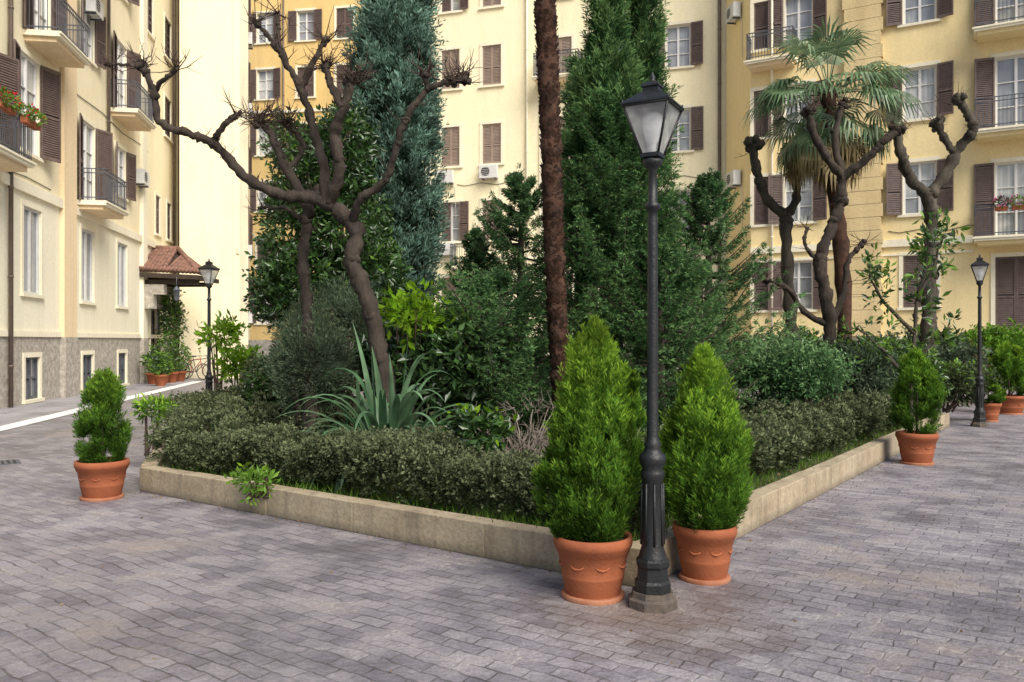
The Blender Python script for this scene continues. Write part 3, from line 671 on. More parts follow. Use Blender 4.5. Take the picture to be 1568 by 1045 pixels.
# ---------------------------------------------------------------- hedges
def hedge(pts,w,z0,z1,n,name='box_hedge',ll=.035,lw=.018,lm='hedge',lt='hedgetip',k=16,stems=True):
    e=empty(name); mb=MB(); P=[np.array(p) for p in pts]; segs=[(P[i],P[i+1]) for i in range(len(P)-1)]
    ln=np.array([np.linalg.norm(b-a) for a,b in segs]); which=rng.choice(len(segs),n,p=ln/ln.sum()); A=np.array([s_[0] for s_ in segs])[which]; B=np.array([s_[1] for s_ in segs])[which]
    t=rng.random((n,1)); c=A+(B-A)*t; d=unit(np.hstack([B-A,np.zeros((n,1))])); nn=np.stack([d[:,1],-d[:,0],np.zeros(n)],1)
    s1=(c[:,0]*3.1+c[:,1]*2.3); hv=.07*np.sin(s1)+.05*np.sin(s1*2.7+1)+.04*np.sin(s1*5.3)
    a=rng.random(n)*math.pi
    ex=np.sign(np.cos(a))*np.abs(np.cos(a))**.6; ez=np.abs(np.sin(a))**.6
    kk=.45+.55*np.sqrt(rng.random(n)); ww=w*(1+.15*np.sin(s1*1.7+2)+.1*np.sin(s1*4.1))
    off=ex*ww/2*kk; zz=z0+(z1-z0+hv)*(.12+.88*rng.random(n))
    top=rng.random(n)<.5; zz=np.where(top,z0+(z1-z0+hv)*(.35+.65*ez*kk),zz); 
    S=np.stack([c[:,0]+nn[:,0]*off,c[:,1]+nn[:,1]*off,zz],1)
    D=unit(nn*(ex*kk)[:,None]*.8+np.array([0,0,.75])+rnd(n)*.55)
    q,tt=sprays(S,D,.07+.08*rng.random(n),k,ll,lw,.6,.3)
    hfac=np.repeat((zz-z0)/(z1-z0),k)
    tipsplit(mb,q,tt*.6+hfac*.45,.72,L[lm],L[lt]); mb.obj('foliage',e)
    if stems:
        mb=MB()
        for a_,b_ in segs:
            m_=int(np.linalg.norm(b_-a_)*16)
            for i in range(m_):
                p=a_+(b_-a_)*random.random(); dd=(b_-a_)/np.linalg.norm(b_-a_); o=random.uniform(-.35,.35)*w
                q0=Vector((p[0]+dd[1]*o*.6,p[1]-dd[0]*o*.6,z0-.02)); q1=q0+Vector((random.uniform(-.12,.12),random.uniform(-.12,.12),(z1-z0)*random.uniform(.5,.95)))
                mb.tube([q0,(q0+q1)/2+Vector((random.uniform(-.04,.04),0,0)),q1],[.009,.006,.003],M['twig'],4)
        mb.obj('stems',e)
def v2(v): return (v.x,v.y)
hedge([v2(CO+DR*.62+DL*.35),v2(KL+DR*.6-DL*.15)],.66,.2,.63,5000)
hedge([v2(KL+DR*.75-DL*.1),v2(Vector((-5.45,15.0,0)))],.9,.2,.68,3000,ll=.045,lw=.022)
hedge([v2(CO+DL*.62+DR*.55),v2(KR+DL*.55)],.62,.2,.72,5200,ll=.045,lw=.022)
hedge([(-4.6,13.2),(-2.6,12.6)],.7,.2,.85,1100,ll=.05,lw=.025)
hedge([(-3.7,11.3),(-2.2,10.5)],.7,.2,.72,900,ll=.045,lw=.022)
# ---------------------------------------------------------------- shrubs
def shrub(name,c,r,n,k,ll,lw,lm,lt=None,lobes=5,sl=.15,spread=.6,up=.5,stem=True,thr=.6,wide=.5,jit=.45):
    e=empty(name); mb=MB()
    cs=[(np.array(c),np.array(r)*.75)]
    for i in range(lobes):
        d=rnd(1)[0]; d[2]=abs(d[2])*.8-.1; cs.append((np.array(c)+d*np.array(r)*jit*1.2,np.array(r)*random.uniform(.3,.62)))
    vol=np.array([np.prod(x[1])**(2/3.) for x in cs]); vol/=vol.sum()
    for (cc,rr),w_ in zip(cs,vol):
        m_=max(3,int(n*w_)); P,D=ellip(m_,cc,rr); D=unit(D+np.array([0,0,up])+rnd(m_)*.5); P[:,2]=np.maximum(P[:,2],.2)
        q,t=sprays(P,D,sl*(.5+1.1*rng.random(m_)),k,ll,lw,spread,.3,wide=wide)
        if lt: 
            hz=np.repeat((P[:,2]-c[2])/r[2],k); tipsplit(mb,q,t*.7+hz*.3,thr,L[lm],L[lt])
        else: mb.quads(q,L[lm])
    mb.obj('foliage',e)
    if stem:
        mb=MB()
        for i in range(9):
            a=random.uniform(0,6.28); b=Vector((c[0]+random.uniform(-.1,.1),c[1]+random.uniform(-.1,.1),.18)); t=Vector((c[0]+math.cos(a)*r[0]*.6,c[1]+math.sin(a)*r[1]*.6,c[2]+r[2]*random.uniform(-.2,.6)))
            limb(mb,[b,(b+t)/2+Vector((0,0,-.05)),t],.022,.006,M['twig'],5,3)
        mb.obj('stems',e)
    return e
def at(px,py,d): p=W(px,py,d); return (p.x,p.y,p.z)
shrub('juniper_shrub',at(470,570,10.6),(.48,.5,.72),2300,18,.05,.010,'rosem','hedgetip',7,.24,.45,1.0,thr=.9)
shrub('juniper_shrub',at(520,500,11.4),(.45,.4,.55),1300,18,.05,.010,'rosem','hedgetip',6,.27,.4,1.0,thr=.95)
shrub('dark_laurel_shrub',at(690,565,10.3),(.7,.6,.60),900,9,.12,.05,'darkshrub','mag',6,.2)
shrub('lime_leaf_shrub',at(628,490,10.0),(.30,.3,.19),85,6,.11,.05,'lime','magtip',5,.24,thr=1.2)
shrub('lime_leaf_shrub',at(690,505,10.3),(.35,.3,.14),60,6,.11,.05,'magtip','lime',4,.24,thr=.8)
shrub('dark_laurel_shrub',at(640,560,11.0),(.8,.5,.65),850,9,.12,.05,'darkshrub','magtip',6,.2,thr=.95)
shrub('lime_leaf_shrub',at(365,560,14.5),(.28,.25,.24),90,8,.12,.05,'lime','magtip',4,.2)
shrub('lime_leaf_shrub',at(335,515,15.5),(.3,.25,.13),60,8,.14,.05,'lime','magtip',4,.25)
shrub('leafy_shrub',at(725,665,8.1),(.28,.2,.14),90,7,.10,.045,'mag','lime',4,.15,thr=.8)
shrub('leafy_shrub',at(235,630,10.6),(.16,.2,.12),90,8,.08,.02,'thuja_mid','thuja_tip',3,.13)
shrub('leafy_shrub',at(395,738,7.75),(.16,.12,.08),40,6,.08,.03,'magtip','lime',3,.12,thr=.8)
shrub('dark_laurel_shrub',at(430,590,12.5),(.6,.5,.45),550,9,.08,.035,'mag','hedgetip',5,.18)
shrub('leafy_shrub',at(1200,575,11.5),(.9,.6,.40),1500,12,.06,.02,'spruce','sprucetip',6,.2)
shrub('leafy_shrub',at(1300,575,13.0),(.8,.5,.45),1000,9,.09,.03,'rosem','magtip',6,.2,thr=.9)
shrub('leafy_shrub',at(1365,570,14.5),(.8,.5,.45),750,9,.10,.035,'mag','magtip',6,.22,thr=.75)
shrub('leafy_shrub',at(1450,590,17),(.9,.5,.35),800,9,.09,.04,'hedge','magtip',6,.2,thr=.75)
shrub('red_leaf_shrub',at(1455,560,21),(1.1,.5,.5),400,9,.09,.04,'redleaf','dry',6,.3)
shrub('leafy_shrub',at(1540,550,21.5),(1.6,.7,.75),1300,10,.11,.05,'thuja_mid','thuja_tip',8,.3,thr=.9)
shrub('leafy_shrub',at(1600,560,22.5),(1.6,.7,.75),700,10,.11,.05,'mag','magtip',8,.25)
shrub('leafy_shrub',at(1240,560,19.5),(2.0,.7,.8),900,10,.12,.05,'mag','magtip',8,.3,thr=.8)
shrub('leafy_shrub',at(1390,555,20),(1.7,.7,.7),700,10,.12,.05,'rosem','magtip',8,.3,thr=.9)
hedge([(-5,17.5),(-1,20)],1.2,.1,1.3,1000,ll=.09,lw=.045,stems=False)
def strap(name,c,n,length,width,mat,tall=4):
    mb=MB()
    for i in range(n+tall):
        az=i*2.39996+random.uniform(-.4,.4); u_=random.random(); el=(.62+.85*u_) if i<n else random.uniform(1.42,1.54); le=length*random.uniform(.7,1.12)*(1.05 if i>=n else 1)
        p=Vector(c)+Vector((math.cos(az)*.08,math.sin(az)*.08,0)); d=Vector((math.cos(az)*math.cos(el),math.sin(az)*math.cos(el),math.sin(el)))
        side=Vector((-math.sin(az),math.cos(az),0)); K=14; V=[];Fc=[]
        droop=random.uniform(.018,.042) if i<n else .004; tw=random.uniform(-.05,.05)
        for j in range(K+1):
            t=j/K; wd=width*(.6+.9*t if t<.4 else .96*(1-((t-.4)/.6)**2.0))*.6+.001
            nrm=side.cross(d).normalized()
            V+= [p+side*wd+nrm*wd*.4,p,p-side*wd+nrm*wd*.4]
            p=p+d*le/K; d=(d+Vector((0,0,-droop*(1+j*.95)))+side*tw*.3).normalized()
        for j in range(K):
            a=j*3; Fc+=[(a,a+1,a+4,a+3),(a+1,a+2,a+5,a+4)]
        mb.add(V,Fc,mat,True)
    return mb.obj(name)
strap('strap_leaf_plant',(GX(592,8.7),8.7,.3),66,1.38,.072,L['agave'],5)
strap('strap_leaf_plant',(GX(545,9.1),9.1,.3),30,1.0,.062,L['agave'],2)
mb=MB()
for i in range(34):
    a=random.uniform(0,6.28); b=Vector((GX(805,8.6),8.6,.18)); t=b+Vector((math.cos(a)*random.uniform(.2,.62),math.sin(a)*.4,random.uniform(.3,.80)))
    c=limb(mb,[b,(b+t)/2+Vector((0,0,.05)),t],.012,.004,M['twiggrey'],5,4); twigs(mb,c[-1],5,.22,M['twiggrey'],.004,.2); twigs(mb,c[len(c)//2],4,.25,M['twiggrey'],.004,.2)
mb.obj('bare_shrub')
# ---------------------------------------------------------------- pruned bare trees
def prunedtree(name,limbs,mat,tipn=14,tipl=.32,sc=1.0):
    e=empty(name); mb=MB(); tw=MB()
    for L_ in limbs:
        P=[W(*p) for p in L_['p']]; fl=0
        if L_.get('root'): 
            P=[Vector((P[0].x+.02,P[0].y,.08))]+P; fl=.45
        c=limb(mb,P,L_['r'][0]*sc,L_['r'][1]*sc,mat,11,8,.012,.16,flare=fl)
        if L_.get('k',1)>0:
            kr=L_['r'][1]*sc*1.35
            knob(mb,c[-1],kr,mat)
            for _ in range(5): knob(mb,c[-1]+Vector([random.uniform(-kr,kr)*1.2 for _ in range(3)]),kr*random.uniform(.5,.85),mat)
            twigs(tw,c[-1],int(tipn*L_.get('k',1)),tipl,M['twig'],.0075,.25,True,kr)
        for _ in range(2+int(len(c)/12)): knob(mb,random.choice(c[2:]),(L_['r'][1]+L_['r'][0])*.5*sc*random.uniform(.9,1.15),mat)
        for _ in range(L_.get('s',3)):
            q=random.choice(c[len(c)//3:]); twigs(tw,q,2,tipl*.7,M['twig'],.006,.3)
    mb.obj('trunk_and_limbs',e); tw.obj('twigs',e); return e
D1=9.6
prunedtree('pruned_tree',[
 dict(p=[(596,620,D1),(580,530,D1),(560,450,D1),(538,400,D1),(546,355,D1),(512,315,D1)],r=(.115,.095),k=0,root=1),
 dict(p=[(512,315,D1),(470,302,D1),(430,298,D1-.1),(375,270,D1-.2),(330,222,D1-.3),(290,205,D1-.4),(245,186,D1-.5),(236,140,D1-.5),(214,100,D1-.5)],r=(.080,.032),k=1,s=7),
 dict(p=[(325,218,D1-.3),(345,190,D1-.4),(362,176,D1-.4)],r=(.042,.028),k=.6,s=1),
 dict(p=[(236,140,D1-.5),(255,118,D1-.6),(268,108,D1-.6)],r=(.03,.02),k=.5,s=1),
 dict(p=[(214,104,D1-.5),(190,98,D1-.5),(162,100,D1-.5)],r=(.026,.01),k=.3,s=3),
 dict(p=[(500,312,D1),(494,250,D1+.1),(478,190,D1+.1),(462,140,D1),(440,100,D1),(415,60,D1-.1),(392,34,D1-.2)],r=(.072,.022),k=.8,s=9),
 dict(p=[(462,140,D1),(480,95,D1),(500,60,D1)],r=(.045,.028),k=.9,s=4),
 dict(p=[(440,100,D1),(428,60,D1+.1),(425,20,D1+.1)],r=(.032,.012),k=.5,s=4),
 dict(p=[(505,312,D1),(520,255,D1-.2),(512,205,D1-.2),(528,160,D1-.3),(540,120,D1-.3)],r=(.078,.055),k=2.6,s=6),
 dict(p=[(525,165,D1-.3),(505,125,D1-.2),(498,100,D1-.2)],r=(.055,.04),k=2.2,s=3),
 dict(p=[(478,330,D1+.2),(440,260,D1+.3),(415,205,D1+.3),(398,185,D1+.3)],r=(.068,.045),k=3.2,s=22),
 dict(p=[(440,262,D1+.3),(465,225,D1+.4),(440,190,D1+.4)],r=(.04,.03),k=2.6,s=12),
 dict(p=[(540,345,D1),(552,305,D1-.2),(590,275,D1-.3),(606,225,D1-.4),(625,175,D1-.5),(655,138,D1-.5),(692,124,D1-.5)],r=(.056,.032),k=1.2,s=4),
 dict(p=[(655,138,D1-.5),(650,115,D1-.5)],r=(.035,.03),k=.9,s=0),
 dict(p=[(690,124,D1-.5),(712,120,D1-.5)],r=(.035,.04),k=1.2,s=0),
],M['bark'],18,.32,.9)
prunedtree('pruned_tree',[
 dict(p=[(474,560,10.4),(470,470,10.4),(464,400,10.4),(470,350,10.4),(474,300,10.3)],r=(.085,.06),k=.8,s=3,root=1),
 dict(p=[(470,345,10.4),(440,320,10.4),(400,318,10.4)],r=(.035,.015),k=.4,s=3)],M['bark'],10,.3)
D2=13.5
prunedtree('pruned_tree',[
 dict(p=[(1262,640,D2),(1268,560,D2),(1270,495,D2),(1262,440,D2),(1254,405,D2),(1268,360,D2),(1285,320,D2),(1290,270,D2)],r=(.125,.08),k=0,root=1),
 dict(p=[(1290,272,D2),(1262,235,D2-.2),(1245,200,D2-.3),(1238,170,D2-.3)],r=(.075,.06),k=1.5,s=3),
 dict(p=[(1290,272,D2),(1330,240,D2-.2),(1355,215,D2-.3),(1375,200,D2-.3)],r=(.075,.055),k=1.5,s=3),
 dict(p=[(1292,275,D2),(1278,210,D2+.2),(1290,160,D2+.2)],r=(.07,.05),k=1.5,s=3),
 dict(p=[(1270,498,D2),(1235,480,D2),(1205,440,D2-.1),(1172,428,D2-.1)],r=(.06,.03),k=.7,s=3),
 dict(p=[(1270,500,D2),(1292,450,D2),(1298,400,D2),(1322,372,D2)],r=(.07,.03),k=.7,s=3),
 dict(p=[(1255,405,D2),(1232,372,D2),(1236,350,D2)],r=(.04,.02),k=.5,s=2)],M['bark'],14,.4,.95)
D3=15.5
prunedtree('pruned_tree',[
 dict(p=[(1218,620,D3),(1214,520,D3),(1206,420,D3),(1204,330,D3)],r=(.13,.10),k=0,root=1),
 dict(p=[(1204,332,D3),(1175,305,D3),(1160,265,D3-.1),(1152,225,D3-.1)],r=(.09,.08),k=.9,s=1),
 dict(p=[(1204,332,D3),(1220,300,D3),(1215,270,D3)],r=(.08,.07),k=.9,s=1)],M['bark2'],10,.4)
D4=15.5
prunedtree('pruned_tree',[
 dict(p=[(1418,610,D4),(1422,500,D4),(1424,400,D4),(1428,345,D4),(1420,295,D4)],r=(.14,.12),k=0,root=1),
 dict(p=[(1422,300,D4),(1392,270,D4),(1380,235,D4-.2),(1372,195,D4-.2)],r=(.10,.08),k=.8,s=1),
 dict(p=[(1424,300,D4),(1450,262,D4),(1470,225,D4),(1490,200,D4-.2),(1482,175,D4-.2),(1466,152,D4-.2)],r=(.11,.07),k=.7,s=1),
 dict(p=[(1462,236,D4),(1446,212,D4),(1436,190,D4)],r=(.07,.065),k=.8,s=1)],M['bark2'],8,.35)
def sparse_tree(name,limbs,k,ll,lw,lm,lt,sl=.25):
    e=empty(name); mb=MB(); fo=MB()
    for P in limbs:
        pp=[W(*p) for p in P]; c=limb(mb,pp,.035,.012,M['bark2'],7,6)
        pts=np.array([tuple(q) for q in c[len(c)//3:]]); pts=np.repeat(pts,k,0)+rng.normal(size=(len(pts)*k,3))*.10
        q,t=sprays(pts,unit(rnd(len(pts))+np.array([0,0,.5])),np.full(len(pts),sl),7,ll,lw,.5,.3); tipsplit(fo,q,t,.6,L[lm],L[lt])
    mb.obj('trunk_and_limbs',e); fo.obj('foliage',e)
D5=12.6
sparse_tree('magnolia_tree',[[(1392,670,D5),(1400,520,D5),(1405,460,D5),(1430,410,D5),(1440,370,D5),(1462,352,D5)],[(1400,510,D5),(1360,470,D5),(1335,430,D5),(1330,405,D5)],[(1405,460,D5),(1420,400,D5+.1),(1415,360,D5+.1)],[(1395,560,D5),(1430,520,D5),(1455,500,D5)],[(1390,580,D5),(1345,530,D5),(1310,500,D5)]],2,.13,.045,'mag','magtip')
# ---------------------------------------------------------------- conifers
def column_cypress(name,x,y,z0,z1,prof,n,lm,lin,k=22,ll=.10,lw=.035,thr=.38):
    e=empty(name); mb=MB()
    ncl=n//9; ct=rng.random(ncl); ca=rng.random(ncl)*6.283
    w=rng.integers(0,ncl,n); t=np.clip(ct[w]+rng.normal(size=n)*.012,0,1); az=ca[w]+rng.normal(size=n)*.12; env=np.interp(t,[p[0] for p in prof],[p[1] for p in prof])
    bulge=1+.22*np.sin(ca[w]*37+ct[w]*91)
    r=env*(.60+.32*rng.random(n))*bulge; z=z0+(z1-z0)*t
    S=np.stack([x+r*np.cos(az),y+r*np.sin(az),z],1); D=unit(np.stack([np.cos(az)*.55,np.sin(az)*.55,np.full(n,.8)],1)+rnd(n)*.25)
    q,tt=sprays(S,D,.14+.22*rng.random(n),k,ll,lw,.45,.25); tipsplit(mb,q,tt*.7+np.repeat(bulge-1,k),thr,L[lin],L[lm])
    mb.obj('foliage',e); mb=MB()
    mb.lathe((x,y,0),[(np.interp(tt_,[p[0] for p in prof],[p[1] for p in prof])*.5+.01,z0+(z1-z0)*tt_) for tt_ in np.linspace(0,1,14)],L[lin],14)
    mb.tube([(x,y,0),(x,y,z0+(z1-z0)*.9)],[.16,.04],M['bark'],8); mb.obj('trunk',e)
column_cypress('cypress_tree',GX(606,14.2),14.2,1.1,8.6,[(0,.5),(.15,.64),(.4,.68),(.75,.64),(.95,.5),(1,.3)],8000,'cyp','cypin',22,.08,.020,.30)
def conifer(name,x,y,z0,z1,R,nb,lm,lt,shape=None,k=15,ll=.055,lw=.012,rise=.25,step=11,sub=.36,whorl=.24,thr=.58):
    e=empty(name); mb=MB(); tr=MB(); tr.tube([(x,y,.1),(x,y,z1*.6),(x,y,z1*.98)],[.11,.06,.01],M['bark'],8)
    shape=shape or [(0,.85),(.12,1),(.5,.60),(.8,.30),(1,.06)]
    SS=[];DD=[];LL=[]; nw=int((z1-z0)/whorl)
    for i in range(nb):
        t=(i+random.random())/nb
        if random.random()<.35 and t<.8: t=(round(t*nw)+random.gauss(0,.2))/nw
        t=min(.995,max(0,t)); z=z0+(z1-z0)*t; az=random.uniform(0,6.283); le=R*np.interp(t,[s_[0] for s_ in shape],[s_[1] for s_ in shape])*random.uniform(.55,1.25)
        out=Vector((math.cos(az),math.sin(az),0)); side=Vector((-math.sin(az),math.cos(az),0)); up0=random.uniform(-.1,.25)+rise*t+.5*max(0,t-.7)
        pp=[]
        for j in range(step+1):
            s_=j/step; p=Vector((x,y,z))+out*le*s_+Vector((0,0,le*(up0*s_-.12*math.sin(s_*3.14)+.24*s_*s_*s_))); pp.append(p)
            if s_>.2:
                for sg in (-1,1,0):
                    if sg==0 and s_<.6: continue
                    d=(out*.8+side*sg*.7+Vector((0,0,random.uniform(-.10,.35)))).normalized(); SS.append(tuple(p)); DD.append(tuple(d)); LL.append(max(.07,le*sub*(1.12-s_))*random.uniform(.7,1.2))
        if i%2==0: tr.tube([pp[0],pp[step//2],pp[-1]],[.02,.012,.004],M['bark'],5)
    # leader shoot
    for j in range(14): SS.append((x,y,z1-.5+j*.04)); d=rnd(1)[0]*.4+np.array([0,0,1]); DD.append(tuple(d/np.linalg.norm(d))); LL.append(.14)
    SS=np.array(SS);DD=np.array(DD);LL=np.array(LL)
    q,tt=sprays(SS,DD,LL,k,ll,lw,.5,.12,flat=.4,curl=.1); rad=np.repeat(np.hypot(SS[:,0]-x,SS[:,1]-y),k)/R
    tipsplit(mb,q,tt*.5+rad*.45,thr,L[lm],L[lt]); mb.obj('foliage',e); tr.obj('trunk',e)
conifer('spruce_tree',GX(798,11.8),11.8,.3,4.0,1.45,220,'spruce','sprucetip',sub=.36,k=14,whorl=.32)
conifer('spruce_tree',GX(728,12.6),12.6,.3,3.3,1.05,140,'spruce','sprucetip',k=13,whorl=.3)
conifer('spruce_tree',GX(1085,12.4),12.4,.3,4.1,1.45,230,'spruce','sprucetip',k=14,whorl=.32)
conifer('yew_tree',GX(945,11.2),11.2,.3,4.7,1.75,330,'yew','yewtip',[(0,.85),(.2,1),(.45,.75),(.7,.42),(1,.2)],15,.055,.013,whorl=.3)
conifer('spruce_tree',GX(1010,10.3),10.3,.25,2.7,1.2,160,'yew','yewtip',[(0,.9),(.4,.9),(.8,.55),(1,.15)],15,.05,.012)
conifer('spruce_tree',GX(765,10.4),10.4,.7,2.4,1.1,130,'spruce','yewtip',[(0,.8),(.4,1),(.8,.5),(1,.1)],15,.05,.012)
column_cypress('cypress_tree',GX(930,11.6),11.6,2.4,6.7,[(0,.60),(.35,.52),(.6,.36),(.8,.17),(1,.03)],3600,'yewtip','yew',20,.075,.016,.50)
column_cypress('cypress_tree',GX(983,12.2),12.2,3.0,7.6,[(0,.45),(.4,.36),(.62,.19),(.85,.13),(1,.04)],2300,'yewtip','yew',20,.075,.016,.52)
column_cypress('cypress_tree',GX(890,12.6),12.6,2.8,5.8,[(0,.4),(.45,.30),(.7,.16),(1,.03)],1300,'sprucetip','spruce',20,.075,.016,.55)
def evergreen(name,x,y,parts,n,k=9):
    e=empty(name); mb=MB(); tot=sum(p[3] for p in parts)
    for cx,cy,cz,wt,r in parts:
        m_=int(n*wt/tot); P,D=ellip(m_,(cx,cy,cz),r,.5); D=unit(D+np.array([0,0,.3])+rnd(m_)*.5)
        q,t=sprays(P,D,.14+.16*rng.random(m_),k,.10,.040,.6,.3); hz=np.repeat((P[:,2]-cz)/r[2],k); tipsplit(mb,q,t*.6+hz*.3,.80,L['mag'],L['magtip'])
    mb.obj('foliage',e); mb=MB(); limb(mb,[(x,y,.1),(x+.05,y,1.2),(x-.05,y,2.4),(x,y,3.6)],.11,.03,M['bark'])
    for cx,cy,cz,wt,r in parts: limb(mb,[(x,y,1.3),((x+cx)/2,(y+cy)/2,(1.5+cz)/2),(cx,cy,cz)],.05,.02,M['bark'],6)
    mb.obj('trunk_and_limbs',e)
D6=12.3
def pt(px,py,w,h,wt=1,d=D6): p=W(px,py,d); return (p.x,p.y,p.z,wt,(w/FPX*d,.6,h/FPX*d))
evergreen('evergreen_tree',GX(510,D6),D6,[pt(448,380,40,80),pt(472,290,46,60),pt(452,225,24,34,.4),pt(520,250,42,60),pt(525,340,58,75,1.3),pt(470,430,52,55),pt(565,430,45,65),pt(535,205,24,30,.3),pt(428,450,26,42,.5)],2900)
# ---------------------------------------------------------------- palms
e=empty('date_palm'); mb=MB()
Dp=9.7; P=[W(862,640,Dp),W(856,540,Dp),W(850,420,Dp),W(845,280,Dp),W(840,130,Dp),W(834,0,Dp),W(828,-160,Dp)]
P=[Vector((P[0].x,P[0].y,.1))]+P
c=limb(mb,P,.095,.125,M['palmbark'],14,16,.003,.1)
Q=[]
for i in range(2600):
    t=random.random(); j=t*(len(c)-1.001); a=c[int(j)].lerp(c[int(j)+1],j%1); an=(i*2.39996); r=.095+.03*t
    o=Vector((math.cos(an),math.sin(an),0)); side=Vector((-math.sin(an),math.cos(an),0)); b=a+o*r*.9; w=random.uniform(.022,.04)
    Q.append([b-side*w,b+side*w,b+side*w*.5+o*random.uniform(.015,.045)+Vector((0,0,.06)),b-side*w*.5+o*random.uniform(.015,.045)+Vector((0,0,.06))])
mb.quads(np.array([[tuple(v) for v in q] for q in Q]),M['palmbark'])
mb.obj('trunk',e)
def fans(mb,c,n,pet,fl,elr,mat,spread=1.75,seg=22,droop=.35,w=.024):
    for i in range(n):
        az=i*2.39996+random.uniform(-.3,.3); el=random.uniform(*elr); d=Vector((math.cos(az)*math.cos(el),math.sin(az)*math.cos(el),math.sin(el)))
        pl=pet*random.uniform(.7,1.15); e_=Vector(c)+d*pl+Vector((0,0,-.12*pl)); mb.tube([c,Vector(c)+d*pl*.5,e_],[.014,.01,.008],mat,5)
        f_=(d+Vector((0,0,-.45))).normalized(); side=Vector((-math.sin(az),math.cos(az),0)); side=(side+Vector((0,0,random.uniform(-.4,.4)))).normalized(); 
        q=[]
        for k in range(seg):
            a=-spread+2*spread*k/(seg-1); sd=(f_*math.cos(a)+side*math.sin(a)).normalized(); le=fl*(.75+.25*math.cos(a))*random.uniform(.9,1.08); nr=sd.cross(f_.cross(side)).normalized()
            m_=e_+sd*le*.6; tip=e_+(sd+Vector((0,0,-droop*random.uniform(.5,1.5)))).normalized()*le
            q.append([e_,m_+nr*w,tip,m_-nr*w])
        mb.quads(np.array([[tuple(v) for v in r] for r in q]),mat)
e=empty('fan_palm'); mb=MB(); Df=14.8; cc=W(1268,145,Df)
fans(mb,cc,34,.92,.74,(-.35,1.45),L['fan']); mb.obj('fronds',e)
mb=MB(); fans(mb,cc-Vector((0,0,.35)),22,.75,.65,(-1.35,-.65),L['fandead'],1.3,16,.9); fans(mb,cc-Vector((0,0,.2)),14,.85,.65,(-.9,-.3),L['fan'],1.5,18,.7); mb.obj('drooping_fronds',e)
mb=MB(); limb(mb,[Vector((GX(1290,Df),Df,0)),W(1292,450,Df),W(1280,300,Df),cc],.12,.14,M['palmbark'],12,10,.01,.2); mb.obj('trunk',e)
# ---------------------------------------------------------------- courtyard pots by the entrance, bicycles
def smallpot(px,d,h=.7,r=.2):
    x=GX(px,d); e=empty('potted_plant'); mb=MB(); mb.lathe((x,d,0),[(r*.7,0),(r,.34),(r*1.1,.35),(r*1.1,.42),(r*.95,.42),(r*.9,.36)],M['terra'],20); mb.obj('pot',e)
    mb=MB(); P,D=ellip(110,(x,d,.42+h*.5),(h*.34,h*.34,h*.5),.2); q,t=sprays(P,unit(D+rnd(110)*.5),np.full(110,.18),7,.12,.045,.6,.3); tipsplit(mb,q,t,.6,L['mag'],L['magtip'])
    mb.obj('foliage',e)
smallpot(236,31.5,.9,.28); smallpot(262,32.5,1.5,.25); smallpot(275,33.5,1.0,.25); smallpot(250,31.8,.6,.22); smallpot(384,34,.9,.3); smallpot(246,30,.7,.22)
shrub('climbing_plant',at(262,490,33.6),(.35,.3,1.3),260,8,.14,.06,'mag','magtip',3,.3,stem=False)
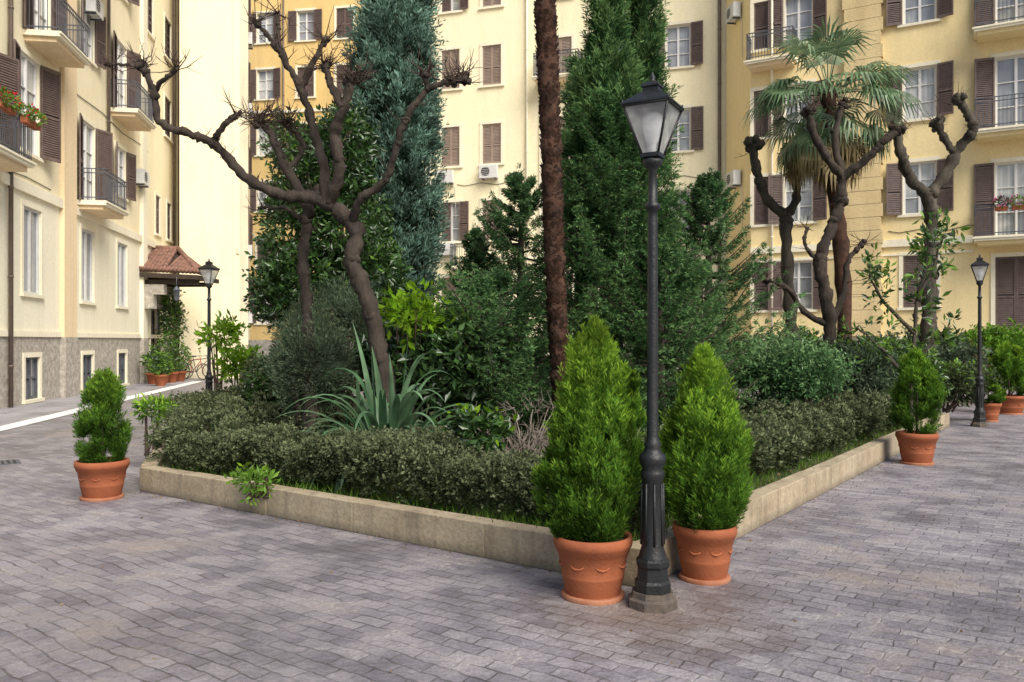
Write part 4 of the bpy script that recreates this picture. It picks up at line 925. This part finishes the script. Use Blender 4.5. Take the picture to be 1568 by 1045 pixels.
def bicycle(x,y,rot,mat):
    mb=MB(); R=Matrix.Translation((x,y,0))@Matrix.Rotation(rot,4,'Z')
    def T(a,b,c): return R@Vector((a,b,c))
    for wx in (-.52,.52):
        mb.tube([T(wx+.33*math.cos(a),0,.35+.33*math.sin(a)) for a in np.linspace(0,6.283,21)],[.02]*21,M['rub'],6)
        for i in range(8): a=i*math.pi/8; mb.tube([T(wx+.32*math.cos(a),0,.35+.32*math.sin(a)),T(wx-.32*math.cos(a),0,.35-.32*math.sin(a))],[.003,.003],M['iron'],4)
    for a,b in (((-.52,0,.35),(-.18,0,.85)),((-.52,0,.35),(-.08,0,.3)),((-.08,0,.3),(-.2,0,.95)),((-.08,0,.3),(.38,0,.78)),((-.18,0,.82),(.36,0,.88)),((.36,0,.98),(.52,0,.35))): mb.tube([T(*a),T(*b)],[.018,.018],mat,6)
    mb.tube([T(.3,-.26,1.0),T(.38,0,1.02),T(.3,.26,1.0)],[.014]*3,M['iron'],6)
    mb.obox(T(-.33,-.06,.95),R.to_3x3()@Vector((.25,0,0)),R.to_3x3()@Vector((0,.12,0)),Vector((0,0,.05)),M['rub']); mb.lathe(tuple(T(-.08,0,.3)),[(.09,-.0),(.09,.02)],M['iron'],12)
    mb.obj('bicycle')
bicycle(GX(303,35.8),35.8,.2,M['iron']); bicycle(GX(296,35),35,-.4,M['redpaint'])
mb=MB(); x,y=GX(8,11.2),11.1; mb.box((x,y,.002),.45,.45,.004,M['iron'],.6)
for i in range(6):
    R=Matrix.Rotation(.6,3,'Z'); o=R@Vector((-.19+i*.07,0,0)); mb.box((x+o.x,y+o.y,.0065),.03,.38,.003,M['dark'],.6)
mb.obj('drain_cover')
# ---------------------------------------------------------------- light
w=bpy.data.worlds.new('World'); scene.world=w; w.use_nodes=True; nt=w.node_tree
sky=nt.nodes.new('ShaderNodeTexSky'); sky.sky_type='NISHITA'; sky.sun_disc=False
sv=Vector((.40,-.58,.72)).normalized(); el=math.asin(sv.z); az=math.atan2(sv.x,sv.y)
sky.sun_elevation=el; sky.sun_rotation=az; sky.dust_density=3.0
bg=nt.nodes['Background']; bg.inputs['Strength'].default_value=.15; nt.links.new(sky.outputs[0],bg.inputs[0])
sd=bpy.data.lights.new('sun','SUN'); sd.energy=4.7; sd.angle=math.radians(42); sd.color=(1,.955,.88); so=bpy.data.objects.new('sun',sd); scene.collection.objects.link(so)
so.rotation_euler=(-sv).to_track_quat('-Z','Y').to_euler()
cam=bpy.data.cameras.new('camera'); cam.lens=FPX/1568*36; cam.sensor_width=36; cam.clip_end=1000; co=bpy.data.objects.new('camera',cam); scene.collection.objects.link(co)
co.location=(0,0,EYE); co.rotation_euler=(math.radians(90),0,0); scene.camera=co
scene.view_settings.view_transform='Standard'; scene.view_settings.look='None'; scene.view_settings.exposure=0
